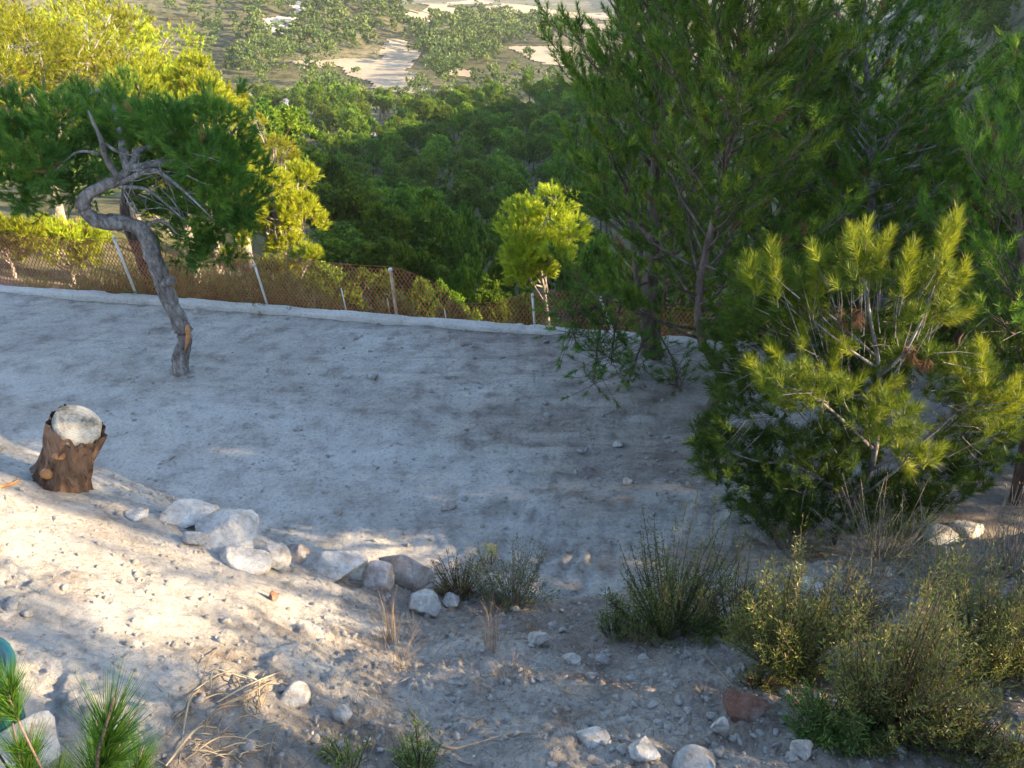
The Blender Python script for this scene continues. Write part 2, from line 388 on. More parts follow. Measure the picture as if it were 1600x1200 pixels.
# ------------------------------------------------------------------ ground
def fan(name, r, az, mat_, fine, sink=0., tone_fn=None, org=(0., 0.)):
    R, A = np.meshgrid(r, az, indexing='ij')
    X = org[0]+R*np.sin(A); Y = org[1]+R*np.cos(A)
    Z = H(X, Y, fine)-sink*(1+30*smooth(18.2, 14, R))
    V = np.stack([X, Y, Z], -1).reshape(-1, 3); n, k = R.shape
    i = np.arange(n-1)[:, None]*k; j = np.arange(k-1)[None]
    q = np.stack([i+j, i+j+1, i+k+j+1, i+k+j], -1).reshape(-1, 4)[:, ::-1]
    C = tone_fn(V[:, 0], V[:, 1]).ravel() if tone_fn is not None else np.zeros(len(V))
    o = obj(name, mesh(name, V, q, C, [mat_], True)); return o
def soil_tone(x, y):
    d = edge_y(x)-y; s = kerb_s(x, y)
    n = fbm(x*1.2, y*1.2, o=4, seed=61)
    right = smooth(-1.1, .6, x+.9*n)*smooth(-.35, .9, d)
    toe = smooth(.25, -.15, np.abs(d-.25))*.45*smooth(-.3, .3, n)
    front = smooth(1.2, 2.4, d)*smooth(-1.8, -.7, x+.6*n)
    under = smooth(-.9, 0, s)*.35*smooth(-.1, .4, n)+.9*smooth(.1, .6, s)
    patch = .45*smooth(-.6, 2.2, x+1.3*n)*smooth(-.35, .35, fbm(x*.9+7, y*2.2, o=4, seed=63)+.15)
    soil = np.clip(np.maximum.reduce([right*(.40+.5*n), toe, front*(.55+.6*n), under, patch]), 0, 1)
    m2 = fbm(x*.7, y*1.5, o=4, seed=62)
    pale = np.zeros(np.shape(x))
    for T, ww in ((_TR, .55), (_TR2, .45)):
        sv, sd = track_uv(x, y, T); pale = np.maximum(pale, smooth(ww+.35, ww-.3, np.abs(sd)+.35*m2)*smooth(-.5, .2, m2+.2))
    pale = pale*.8+.55*smooth(.5, -2.5, x+1.2*m2)
    pale = np.where((s < -.1) & (d < .1), pale, 0)+.8*smooth(.05, .5, d)*smooth(-.3, -1.5, x+.5*n)  # last term: sunlight painted in as paler soil on the left bank
    return soil-pale*(1-soil)
near = fan('ground', np.geomspace(1.0, 19, 360), np.radians(np.concatenate([np.linspace(-76, -44, 60), np.linspace(-43.8, 43.8, 500), np.linspace(44, 76, 60)])), M['ground'], True, 0, soil_tone)
tag(near, 'pale dusty bulldozed earth terrace and bank', kind='structure')
far = fan('terrain', np.concatenate([[.01, 3, 8, 14], np.geomspace(18.2, 9000, 170)]), np.radians(np.linspace(-180, 180, 401)), M['far'], False, .12)
tag(far, 'scrubby valley and hills beyond the fence', kind='structure')

def sheet(name, pix, mat_, step, lift, label):
    poly = np.array([hit(a, b, False)[:2] for a, b in pix])
    lo = poly.min(0)-step; hi = poly.max(0)+step
    xs = np.arange(lo[0], hi[0], step); ys = np.arange(lo[1], hi[1], step)
    X, Y = np.meshgrid(xs, ys, indexing='ij')
    cx = (X[:-1, :-1]+step/2); cy = (Y[:-1, :-1]+step/2)
    jx = cx+2.5*step*fbm(cx/(5*step), cy/(5*step), seed=5); jy = cy+2.5*step*fbm(cx/(5*step), cy/(5*step), seed=6)
    ins = inside(jx, jy, poly)
    Z = H(X, Y)+lift; k = X.shape[1]
    i, j = np.nonzero(ins)
    q = np.stack([i*k+j, (i+1)*k+j, (i+1)*k+j+1, i*k+j+1], -1)
    o = obj(name, mesh(name, np.stack([X, Y, Z], -1).reshape(-1, 3), q, None, [mat_], True)); tag(o, label, kind='structure')
    return poly
def inside(x, y, poly):
    r = np.zeros(np.shape(x), bool); n = len(poly)
    for a in range(n):
        x1, y1 = poly[a]; x2, y2 = poly[(a+1) % n]
        c = ((y1 > y) != (y2 > y)) & (x < (x2-x1)*(y-y1)/(y2-y1+1e-12)+x1); r ^= c
    return r
FIELDS = []
for pix, mt, st, lab in [
    ([(457, 97), (531, 93), (589, 93), (601, 58), (632, 62), (655, 88), (640, 112), (672, 134), (663, 150), (597, 143), (578, 126), (543, 116), (527, 105), (470, 108)], 'field', 1.2, 'pale stubble field curving between the pine woods'),
    ([(795, 74), (822, 72), (897, 74), (893, 106), (845, 98)], 'field', 1.2, 'small pale field beside the far scrub'),
    ([(362, 150), (395, 144), (440, 151), (490, 164), (486, 180), (455, 170), (412, 162), (385, 182), (360, 176)], 'pale', .8, 'pale earth track below the left hillside'),
    ([(410, 30), (465, 28), (470, 42), (440, 56), (400, 50)], 'pale', 1.2, 'bare white rock patch high on the wooded hillside'),
    ([(455, 5), (485, 4), (480, 15), (450, 18)], 'pale', 1.5, 'bare white rock strip near the hilltop'),
    ([(690, 104), (735, 112), (745, 122), (700, 118)], 'field', .9, 'thin pale strip of earth beyond the round pine'),
    ([(640, 22), (700, 3), (770, -8), (700, 18), (655, 30)], 'field', 4., 'far pale field on the plain'),
    ([(770, 10), (955, 14), (960, 30), (850, 28), (780, 18)], 'field', 4., 'wide far pale field under the hills'),
    ([(905, 38), (960, 36), (965, 52), (915, 54)], 'field', 3., 'far pale field edge beside the big pines'),
    ([(1000, 10), (1400, 10), (1400, 40), (1000, 60)], 'field', 4., 'far sunlit field glimpsed through the big pines')]:
    FIELDS.append(sheet('field' if mt == 'field' else 'bare_earth', pix, M[mt], st, .12, lab))

# ------------------------------------------------------------------ needles, twigs, pines
def clump(rng, d, rad, k=9, tight=.34):
    # gather shell points into sprays so that a crown shows clumps with gaps between
    m = len(d); c = max(3, m//k); ci = rng.integers(0, c, m)
    cd = d[:c][ci]; cr = rad[:c][ci]
    return unit(cd+rng.normal(0, tight, (m, 3))), cr*(1-.28*rng.random(m))
def needles(g, P, D, n, L, spread, width, shoot, rng, base_tone=None, flat=0.):
    S = len(P)
    if S == 0: return
    P = np.repeat(P, n, 0); D = np.repeat(unit(D), n, 0); K = len(P)
    t = rng.random(K)
    L = np.asarray(L)*(np.repeat(np.broadcast_to(rng.uniform(.85, 1.15, S), S), n))*rng.uniform(.75, 1.1, K)
    sh = np.repeat(np.broadcast_to(shoot, S), n)
    ref = rand_dirs(rng, K); side = unit(np.cross(D, ref))
    a = spread*rng.uniform(.55, 1.15, K)*(1.0-.45*t)
    nd = unit(D*np.cos(a)[:, None]+side*np.sin(a)[:, None])
    b = P+D*(sh*t)[:, None]
    sv = unit(np.cross(nd, rand_dirs(rng, K)))*(width/2)
    tip = b+nd*L[:, None]; tip[:, 2] -= .08*L*flat
    V = np.stack([b-sv, b+sv, tip], 1).reshape(-1, 3)
    Fc = np.arange(3*K).reshape(-1, 3)
    tn = np.repeat(base_tone if base_tone is not None else rng.uniform(.3, .75, S), n)+rng.normal(0, .09, K)
    tn = np.clip(tn, .1, 1)
    if base_tone is not None: tn = np.where(np.repeat(base_tone, n) < .05, .02, tn)
    g.add(V, Fc, np.repeat(tn, 3))

def conifer(rng, trunk, r0, nbr, blen, t0=.12, needle=.080, width=.0084, n=36, shoot=.13, twigs=10.5, droop=0., az_bias=None, sides=8, elev=(-5, 55), gap=.075):
    """an open young pine: stem, upturned limbs, side twigs and shoots of long needles"""
    wood = Geo(); leaf = Geo()
    T = spline(trunk, 26); cum = np.linspace(0, 1, 26)
    tube(wood, T, interp_r(r0, r0*.12, 26, .9), sides, .5, True, .12, 3)
    SP_, SD_ = [], []
    for k in range(nbr):
        t = t0+(1-t0)*((k+rng.random())/nbr)
        p0 = np.array([np.interp(t, cum, T[:, a]) for a in range(3)])
        L = blen(t)*rng.uniform(.6, 1.15)
        az = k*2.399+rng.normal(0, .35)
        if az_bias is not None and rng.random() < az_bias[1]: az = az_bias[0]+rng.normal(0, .6)
        el = math.radians(elev[0]+(elev[1]-elev[0])*t+rng.normal(0, 9))
        d = np.array([math.cos(az)*math.cos(el), math.sin(az)*math.cos(el), math.sin(el)])
        u = np.linspace(0, 1, 7)[:, None]
        path = p0+d*L*u+np.array([0, 0, 1])*(L*(.22-droop)*u**2)+rng.normal(0, .02*L, (7, 3))*u
        rb = max(.004, r0*.34*(1-t*.7)*min(1, L/1.0))
        tube(wood, path, interp_r(rb, .003, 7), 5, .5)
        nt_ = max(2, int(L*twigs))
        for q in range(nt_):
            v = .28+.72*(q+rng.random())/nt_
            p = np.array([np.interp(v, u[:, 0], path[:, a]) for a in range(3)])
            bd = unit(path[min(6, int(v*6)+1)]-path[max(0, int(v*6)-1)])
            sd = unit(np.cross(bd, [0, 0, 1]))*(1 if q % 2 else -1)
            td = unit(bd*rng.uniform(.5, 1.)+sd*rng.uniform(.35, .9)+np.array([0, 0, rng.uniform(-.1, .6)]))
            tl = rng.uniform(.15, .42)*L*(1.15-v*.7)+.06
            e = p+td*tl+np.array([0, 0, .08*tl])
            tube(wood, [p, .5*(p+e)+rng.normal(0, .02*tl, 3), e], [.005, .004, .0025], 4, .5, False)
            m = max(1, int(tl/gap))
            for z in range(m):
                f = 1-z/(m+.3)*.8
                pp = p+(e-p)*f
                dd = unit(td+np.array([0, 0, .35])+rng.normal(0, .35, 3)) if z else unit(td+np.array([0, 0, .5])+rng.normal(0, .2, 3))
                SP_.append(pp); SD_.append(dd)
        SP_.append(path[-1]); SD_.append(unit(path[-1]-path[-2]+np.array([0, 0, .2])))
    SP_ = np.array(SP_); SD_ = np.array(SD_)
    tn = np.clip(rng.normal(.47, .15, len(SP_)), .12, .95)
    tn = np.where(rng.random(len(SP_)) < .015, .0, tn)
    needles(leaf, SP_, SD_, n, needle, 1.0, width, shoot, rng, tn)
    return wood, leaf

def lobed(rng, base, lobes, r0, tufts, n, needle, width, shoot, trunk_mid=None, limb0=.65, twig_n=120, spread=.8, top_only=.25, bare=0., ntrunk=16, wob=.25):
    """a round-headed pine: limbs run to foliage lobes [x, y, z, radius], tufts of needles ride on each lobe's upper shell"""
    wood = Geo(); leaf = Geo(); base = np.asarray(base, float); lobes = np.asarray(lobes, float)
    cen = lobes[:, :3].mean(0)
    mid = np.asarray(trunk_mid, float) if trunk_mid is not None else np.array([[base[0]*.6+cen[0]*.4, base[1]*.6+cen[1]*.4, base[2]+(cen[2]-base[2])*.5]])
    trunk = spline(np.vstack([base, mid, cen+[0, 0, .25*(lobes[:, 2].max()-cen[2])]]), ntrunk)
    tube(wood, trunk, interp_r(r0, r0*.35, ntrunk), 8, .5, True, .15, 5)
    PP, DD = [], []
    wts = lobes[:, 3]**2; wts = wts/wts.sum()
    for (x, y, z, r), wt in zip(lobes, wts):
        c = np.array([x, y, z])
        k = int(np.clip(rng.normal(limb0, .15), limb0-.3, .95)*(ntrunk-1)); s0 = trunk[k]
        m = .5*(s0+c)+rng.normal(0, wob*r, 3)+np.array([0, 0, -.15*r])
        path = spline([s0, m, c+np.array([0, 0, .3*r])], 8)
        tube(wood, path, interp_r(r0*.38, r0*.07, 8), 5, .5)
        m_ = max(3, int(tufts*wt))
        d = rand_dirs(rng, m_); d[:, 2] = np.where(d[:, 2] < -top_only, -d[:, 2]*rng.uniform(.2, 1, m_), d[:, 2])
        rad = r*(rng.uniform(.45, 1., m_)**.45)*(1+.30*fbm(d[:, 0]*2.2+x, d[:, 1]*2.2+y, d[:, 2]*2.2+z, o=2, seed=9))
        d, rad = clump(rng, d, rad, 10, .24)
        p = c+d*rad[:, None]*np.array([1, 1, .85])
        PP.append(p); DD.append(unit(d*.8+np.array([0, 0, .55])+rng.normal(0, .35, (m_, 3))))
        for q in rng.choice(m_, min(m_, max(2, int(twig_n*wt))), replace=False):
            a = path[rng.integers(4, 8)]
            tube(wood, [a, .5*(a+p[q])+rng.normal(0, .06*r, 3), p[q]], [r0*.09, r0*.06, r0*.03], 3, .5, False)
    PP = np.concatenate(PP); DD = np.concatenate(DD)
    tn = np.clip(.74+.2*fbm(PP[:, 0]*1.5, PP[:, 1]*1.5, PP[:, 2]*1.5, o=2, seed=4)+rng.normal(0, .1, len(PP)), .12, .95)
    tn = np.where(rng.random(len(PP)) < bare, 0., tn)
    needles(leaf, PP, DD, n, needle, spread, width, shoot, rng, tn)
    return wood, leaf

def make_tree(name, loc, wl, label, cat='tree', group=None, bark='bark', leaf='needle', nm=('trunk', 'crown')):
    o = empty(name, loc, label, cat, group)
    gobj(nm[0], wl[0], M[bark], o, True); gobj(nm[1], wl[1], M[leaf], o)
    return o
def rand_lobes(rng, n, rx, rz, zc, rl=(.28, .42), flat=1.):
    d = rand_dirs(rng, n); k = rng.uniform(.25, .75, n)
    x = d[:, 0]*rx*k; y = d[:, 1]*rx*k; z = zc+d[:, 2]*rz*k
    r = rng.uniform(*rl, n)*rx
    return np.stack([x, y, z, r], -1)

# ------------------------------------------------------------------ leaning pine on the terrace
rng = np.random.default_rng(11)
b0 = hit(278, 582)
YT = b0[1]
def lp(px, py, dy=0.): return at_y(px, py, YT+dy)-b0
tp = [np.array([0, 0, -.15])]+[lp(*a) for a in [(283, 555), (287, 520, .05), (268, 478, .05), (250, 430, .05), (238, 395, .05), (221, 359, .1), (185, 348, .1), (150, 344, .05), (130, 324, 0), (139, 303, .0), (168, 288, .05), (196, 272, .1), (211, 248, .2)]]
pine = empty('leaning_pine', b0, 'grey pine with a twisting bent trunk growing alone on the bare terrace', 'tree')
g = Geo(); P = spline(tp, 70)
rr = np.interp(np.linspace(0, 1, 70), [0, .05, .3, .45, .55, .75, 1], [.16, .112, .10, .118, .092, .074, .05])
rr = rr*.9*(1+.09*vnoise(np.arange(70)*.35, 0, seed=71)+.05*vnoise(np.arange(70)*.9, 0, seed=72)); tube(g, P, rr, 18, .5, True, .22, 7)
tube(g, spline([lp(252, 446, .05), lp(262, 440, 0), lp(270, 437, -.02)], 6), [.10, .075, .068, .066, .07, .05], 8)
gobj('trunk', g, M['bark'], pine, True)
limbs = Geo()
def limb(pts, r0, r1, n=14): tube(limbs, spline(pts, n), interp_r(r0, r1, n), 6, .5)
limb([lp(185, 280, .05), lp(165, 245, 0), (lp(157, 215, -.1)), lp(145, 190, -.1), lp(137, 172, -.1)], .042, .010)
limb([lp(211, 250, .2), lp(216, 235, .3), lp(250, 225, .6), lp(290, 190, .9)], .05, .018)
limb([lp(190, 285, .05), lp(235, 266, -.1), lp(262, 278, -.2), lp(300, 310, -.4), lp(335, 345, -.5)], .035, .008)
limb([lp(186, 292, .05), lp(226, 295, -.1), lp(255, 315, -.2), lp(290, 345, -.3)], .026, .007)
limb([lp(232, 352, .1), lp(247, 344, 0), lp(265, 352, -.1), (lp(275, 364, -.1)), lp(292, 372, -.1)], .024, .007)
limb([lp(165, 225, 0), lp(190, 240, -.1), lp(222, 243, -.1)], .02, .008)
limb([lp(157, 240, 0), lp(120, 238, -.1), lp(85, 268, -.2)], .02, .006)
limb([lp(200, 270, .1), lp(170, 150, .8), lp(130, 150, 1.1)], .05, .015)
limb([lp(205, 262, .1), lp(330, 240, .6), lp(370, 200, .8)], .045, .012)
for k in range(60):                                     # bare dead twigs under the crown
    a = np.array([rng.uniform(190, 300), rng.uniform(235, 330)]); e = a+np.array([rng.uniform(-25, 70), rng.uniform(-10, 60)])
    dy = rng.uniform(-.5, .5)
    limb([lp(*a, dy), lp(*(a*.5+e*.5+rng.normal(0, 6, 2)), dy-.05), lp(*e, dy+rng.uniform(-.2, .2))], .007, .002, 6)
gobj('branch', limbs, M['bark'], pine, True)
lob = []
for px, py, rpx, dy in [(60, 230, 56, .3), (20, 250, 45, .0), (110, 210, 50, .6), (170, 195, 42, .6), (235, 205, 50, .5), (290, 210, 48, .3), (340, 205, 46, .4), (350, 250, 45, .0), (345, 310, 50, .2),
                        (320, 350, 45, .5), (370, 360, 30, .3), (260, 300, 55, .9), (95, 280, 45, .7), (40, 285, 40, .4), (300, 255, 55, .9), (200, 230, 50, 1.0), (130, 260, 50, 1.0), (350, 175, 26, .3), (372, 215, 25, .2), (250, 185, 34, .9), (150, 180, 34, 1.1), (330, 270, 44, .2), (280, 385, 40, 1.0), (-30, 230, 50, .5), (95, 190, 38, -.4), (55, 255, 38, -.5), (305, 235, 36, -.5), (345, 285, 36, -.4), (240, 190, 34, -.4), (190, 190, 28, .0), (90, 175, 28, .4), (315, 335, 34, -.3), (20, 195, 40, .2), (300, 360, 44, .2), (350, 378, 38, .3), (376, 322, 36, .2), (384, 268, 28, .3), (262, 345, 34, .8), (60, 300, 30, .1), (15, 300, 30, .3), (120, 295, 24, .5),
                        (30, 165, 16, .2), (75, 150, 15, .3), (128, 152, 16, .3), (190, 160, 15, .2), (262, 165, 16, .4), (330, 158, 17, .2), (366, 150, 14, .1), (392, 190, 13, .2), (396, 240, 13, .2), (398, 300, 14, .1), (395, 350, 14, .2), (372, 400, 15, .2), (320, 405, 15, .3), (250, 395, 14, .5), (150, 300, 13, .3), (85, 318, 13, .2)]:
    c = lp(px, py, dy); lob.append([*c, rpx*np.linalg.norm(at_y(px, py, YT+dy)-CAM)/F])
lob = np.array(lob)
def tufts_on(rng, lob, cnt, n, L, wd, sh, spread=.75, bare=0., up=.55, tmean=.5):
    leaf = Geo(); PP, DD = [], []
    wts = lob[:, 3]**2; wts /= wts.sum()
    for (x, y, z, r), wt in zip(lob, wts):
        m_ = max(3, int(cnt*wt)); d = rand_dirs(rng, m_)
        rad = r*rng.uniform(.4, 1., m_)**.5*(1+.45*fbm(d[:, 0]*2+x, d[:, 1]*2+y, d[:, 2]*2+z, o=2, seed=9)); d, rad = clump(rng, d, rad, 12, .26)
        PP.append(np.array([x, y, z])+d*rad[:, None]); DD.append(unit(d*.7+np.array([0, 0, up])+rng.normal(0, .35, (m_, 3))))
    PP = np.concatenate(PP); DD = np.concatenate(DD)
    tn = np.clip(tmean+.22*fbm(PP[:, 0]*1.8, PP[:, 1]*1.8, PP[:, 2]*1.8, o=2, seed=4)+rng.normal(0, .1, len(PP)), .12, .95)
    tn = np.where(rng.random(len(PP)) < bare, 0., tn)
    needles(leaf, PP, DD, n, L, spread, wd, sh, rng, tn); return leaf
gobj('crown', tufts_on(rng, lob, 3900, 40, .09, .0075, .13, bare=.01, tmean=.33), M['needle'], pine)
g = Geo(); p0 = lp(283, 525, -.13); 

# flayed bark scar low on the trunk
q = [lp(292, 508, -.10), lp(294, 525, -.10), lp(289, 548, -.11)]
tube(g, spline(q, 8), [.012, .03, .034, .026, .03, .024, .016, .008], 7); gobj('bark_scar', g, M['resin'], pine, True)

# ------------------------------------------------------------------ trees just beyond the fence, left
def solo(seed, px, py_base, y, top_py, wpx, label, name='pine_tree', bark='bark', tufts=1500, n=30, bare=.02, lobes=12, zc=.62, needle=.12, width=.014, group=None, lean=0., rl=(.26, .42), top_only=.25, limb0=.65, rk=1.):
    rng = np.random.default_rng(seed)
    base = at_y(px, py_base, y); base[2] = float(H(base[0], base[1]))
    top = at_y(px, top_py, y)[2]-base[2]
    d = np.linalg.norm(at_y(px, top_py, y)-CAM); rx = .5*wpx*d/F
    L = rand_lobes(rng, lobes, rx, top*(1-zc)*1.05, top*zc+lean*0, rl); L[:, 0] += lean
    wl = lobed(rng, (0, 0, -.2), L, rk*max(.05, .022*top+.02), tufts, n, needle, width, .16, bare=bare, twig_n=160, top_only=top_only, limb0=limb0)
    return make_tree(name, base, wl, label, bark=bark, group=group, leaf='needle_sunlit')
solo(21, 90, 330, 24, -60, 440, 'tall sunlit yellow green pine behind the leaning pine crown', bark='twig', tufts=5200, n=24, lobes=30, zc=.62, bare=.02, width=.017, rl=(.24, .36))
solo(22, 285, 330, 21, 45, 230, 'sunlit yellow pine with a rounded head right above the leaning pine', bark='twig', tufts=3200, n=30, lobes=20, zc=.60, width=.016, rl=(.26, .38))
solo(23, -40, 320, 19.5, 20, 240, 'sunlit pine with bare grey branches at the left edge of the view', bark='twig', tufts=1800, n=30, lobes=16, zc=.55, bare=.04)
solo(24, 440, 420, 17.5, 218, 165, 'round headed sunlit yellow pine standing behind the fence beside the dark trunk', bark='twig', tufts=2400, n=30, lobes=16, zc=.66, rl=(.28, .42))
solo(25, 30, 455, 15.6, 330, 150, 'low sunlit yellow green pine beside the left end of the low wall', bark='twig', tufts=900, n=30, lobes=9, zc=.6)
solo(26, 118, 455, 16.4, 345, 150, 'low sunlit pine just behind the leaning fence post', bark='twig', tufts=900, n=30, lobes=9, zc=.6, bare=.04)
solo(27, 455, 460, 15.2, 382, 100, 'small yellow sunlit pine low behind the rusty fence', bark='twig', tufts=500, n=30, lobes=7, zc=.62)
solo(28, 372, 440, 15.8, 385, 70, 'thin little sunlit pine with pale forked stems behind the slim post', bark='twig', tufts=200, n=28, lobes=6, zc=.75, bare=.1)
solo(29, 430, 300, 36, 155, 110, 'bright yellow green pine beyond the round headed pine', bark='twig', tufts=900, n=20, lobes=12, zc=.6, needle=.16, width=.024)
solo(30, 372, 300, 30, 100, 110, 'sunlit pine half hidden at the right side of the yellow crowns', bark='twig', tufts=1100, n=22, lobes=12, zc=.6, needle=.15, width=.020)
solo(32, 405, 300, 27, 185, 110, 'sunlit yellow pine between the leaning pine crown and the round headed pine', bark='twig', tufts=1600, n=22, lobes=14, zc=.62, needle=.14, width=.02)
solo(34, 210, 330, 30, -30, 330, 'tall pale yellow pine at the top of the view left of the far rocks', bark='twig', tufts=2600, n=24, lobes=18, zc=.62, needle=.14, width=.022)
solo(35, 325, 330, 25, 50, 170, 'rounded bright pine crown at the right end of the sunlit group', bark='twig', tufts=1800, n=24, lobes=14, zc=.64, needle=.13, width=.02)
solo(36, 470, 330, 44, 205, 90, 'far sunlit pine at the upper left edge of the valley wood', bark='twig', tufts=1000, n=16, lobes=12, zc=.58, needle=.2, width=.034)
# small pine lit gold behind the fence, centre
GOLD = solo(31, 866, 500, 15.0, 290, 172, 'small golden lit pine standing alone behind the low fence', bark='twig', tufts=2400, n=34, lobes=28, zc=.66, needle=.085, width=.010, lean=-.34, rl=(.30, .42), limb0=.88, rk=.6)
# dark second trunk at the fence
rng = np.random.default_rng(33)
bb = at_y(232, 468, YT+3.3); bb[2] = float(H(bb[0], bb[1]))
tp2 = [at_y(a, b, YT+3.3)-bb for a, b in [(240, 500), (233, 440), (220, 400), (200, 355), (195, 310), (215, 260), (240, 200)]]
wood = Geo(); tube(wood, spline(tp2, 30), interp_r(.12, .04, 30), 10, .5, True, .12, 9)
l2 = np.array([[*(at_y(a, b, YT+3.1)-bb), c] for a, b, c in [(240, 220, .55), (190, 260, .45), (300, 250, .5), (270, 320, .45), (330, 300, .45), (210, 170, .5), (320, 190, .45)]])
for l in l2: tube(wood, spline([tp2[4], .5*(tp2[4]+l[:3]), l[:3]], 6), interp_r(.05, .01, 6), 5)
dk = empty('pine_tree', bb, 'dark trunked pine leaning behind the low wall beside the twisting grey trunk', 'tree')
gobj('trunk', wood, M['bark_dark'], dk, True); gobj('crown', tufts_on(rng, l2, 1300, 36, .09, .008, .13, tmean=.4), M['needle'], dk)

# ------------------------------------------------------------------ pines on the right
def rpine(seed, base_px, pts, y, r0, nbr, bl, label, bark='bark_dark', n=36, **k):
    rng = np.random.default_rng(seed)
    b = hit(*base_px) if y is None else at_y(*base_px, y)
    b[2] = float(H(b[0], b[1]))
    tr = [np.array([0, 0, -.15])]+[at_y(p[0], p[1], b[1]+(p[2] if len(p) > 2 else 0))-b for p in pts]
    wl = conifer(rng, tr, r0, nbr, bl, n=n, **k)
    return make_tree('pine_tree', b, wl, label, bark=bark)
RP = []
RP.append(rpine(41, (1022, 556), [(1015, 500), (1018, 380), (1030, 200), (1020, 60), (1035, -120)], None, .16, 62, lambda t: .35+1.25*math.sin(math.pi*min(1, .25+t*.75))**.8,
      'tall dark pine with a thick brown trunk beside the right end of the low wall', n=42, t0=.34, elev=(6, 55)))
RP.append(rpine(42, (1095, 690), [(1100, 660), (1128, 590), (1095, 530), (1095, 440), (1125, 300), (1150, 170), (1155, 40), (1160, -150)], None, .075, 70, lambda t: .35+1.05*math.sin(math.pi*min(1, .2+t*.75)),
      'slender crooked pine with a reddish lower stem on the terrace edge', n=42, t0=.36, elev=(4, 55), bark='bark_dark'))
RP.append(rpine(43, (1385, 560), [(1375, 480), (1362, 330), (1365, 220), (1350, 60), (1345, -120)], 9.6, .08, 70, lambda t: .4+1.0*math.sin(math.pi*min(1, .2+t*.75)),
      'tall pine with a thin grey stem rising behind the yellow tipped young pine', n=42, t0=.2, bark='bark'))
RP.append(rpine(44, (1240, 545), [(1240, 450), (1245, 300), (1240, 180), (1235, 110)], 10.8, .09, 54, lambda t: .4+1.1*math.sin(math.pi*min(1, .25+t*.7)),
      'middle height dark pine filling the gap between the tall pines', n=42, t0=.1))
RP.append(rpine(45, (1625, 700), [(1615, 600), (1600, 450), (1590, 330), (1570, 280)], 6.2, .07, 46, lambda t: .3+.75*math.sin(math.pi*min(1, .3+t*.7)),
      'young pine cut off by the right edge beside the yellow tips', n=44, t0=.1, width=.004))
RP.append(rpine(46, (1000, 535), [(998, 470), (985, 330), (985, 180), (1000, 60), (1005, -60)], 12.1, .07, 54, lambda t: .15+.8*t**.6*math.sin(math.pi*min(1, .25+t*.7)),
      'thin dark pine at the left side of the tall pine group', n=40, t0=.42, elev=(8, 55)))

for x_, y_, sc_, rz_, lab_ in [(3.9, 18.0, 1.15, 1., 'dark pine deep behind the tall group, nearest the golden lit pine'), (6.6, 17.2, 1.2, 2.4, 'dark pine behind the middle of the tall group beyond the wall'), (9.3, 18.5, 1.25, 4., 'dark pine behind the tall thin stemmed pine beyond the wall'), (5.6, 12.7, 1.0, 5., 'dark pine filling the middle of the tall group just outside the wall'), (4.2, 12.3, .95, 3.3, 'dark pine standing directly behind the thick brown trunk'), (6.6, 12.9, 1.0, .9, 'dark pine among the crowded stems behind the young pine'), (8.6, 12.2, 1.05, 5.1, 'dark pine close to the right edge behind the wall'), (7.4, 11.4, 1.05, 2.2, 'dark pine right of the thin grey stem at the end of the wall'), (11.5, 15.5, 1.2, 5., 'dark pine at the far right behind the thin grey stem')]:
    o = copy_tree(RP[int(x_) % 2], (x_, y_, float(H(x_, y_))-.1), rz_, sc_, lab_)
# drooping outlier of the left pine of the group is part of its crown: a low limb toward the terrace
rng = np.random.default_rng(48)
hb_ = RP[0]; ho_ = np.array(hb_.location)
def hp(px, py, dy): return at_y(px, py, ho_[1]+dy)-ho_
w_, l_ = Geo(), Geo(); SPs, SDs = [], []
for pts in ([(1016, 440, 0), (975, 455, -.6), (930, 480, -1.1), (895, 520, -1.4)], [(950, 470, -.9), (935, 530, -1.3), (928, 600, -1.6)], [(975, 455, -.6), (960, 520, -1.2), (955, 570, -1.5)], [(930, 480, -1.1), (900, 490, -1.3), (880, 480, -1.4)], [(1016, 520, 0), (1000, 545, -.6), (985, 590, -1.0)], [(1016, 500, 0), (1050, 560, -.6), (1060, 610, -1.0)]):
    P = spline([hp(*q) for q in pts], 12); tube(w_, P, interp_r(.018, .005, 12), 5)
    for k in range(58):
        i = int(rng.integers(3, 12)); p = P[i]+rng.normal(0, .14, 3); tube(w_, [P[i], p], [.004, .003], 3, .5, False)
        SPs.append(p); SDs.append(unit(p-P[i]+np.array([0, 0, .05])+rng.normal(0, .05, 3)))
needles(l_, np.array(SPs), np.array(SDs), 40, .085, .95, .0065, .11, rng, np.clip(rng.normal(.38, .12, len(SPs)), .12, .9))
gobj('drooping_limb', w_, M['bark_dark'], hb_, True); gobj('limb_needles', l_, M['needle'], hb_)
# ------------------------------------------------------------------ young pine in front with yellow tips
rng = np.random.default_rng(51)
fb = hit(1300, 850); YF = fb[1]
fpine = empty('young_pine', fb, 'young pine with bright yellow sunlit shoots standing over the shrubs', 'tree')
wood = Geo(); leaf = Geo()
def fp(px, py, dy=0.): return at_y(px, py, YF+dy)-fb
def fl(pts, r0, r1, n=10): tube(wood, spline(pts, n), interp_r(r0, r1, n), 7, .5, True, .1, 4)
fl([(0, 0, -.1), fp(1330, 790, -.1), fp(1360, 735, -.15), fp(1372, 660, -.2), fp(1372, 570, -.25), fp(1360, 500, -.25), fp(1352, 440, -.25)], .034, .010, 20)
fl([fp(1372, 575, -.25), fp(1340, 555, -.3), fp(1300, 525, -.32), fp(1270, 500, -.32)], .013, .006)
fl([fp(1372, 590, -.25), fp(1410, 555, -.3), fp(1440, 500, -.3), fp(1462, 440, -.3)], .013, .006)
fl([fp(1375, 610, -.25), fp(1400, 580, -.3), fp(1425, 540, -.4)], .010, .005)
fl([fp(1362, 700, -.2), fp(1320, 660, -.45), fp(1270, 620, -.6), fp(1215, 600, -.6)], .016, .006)
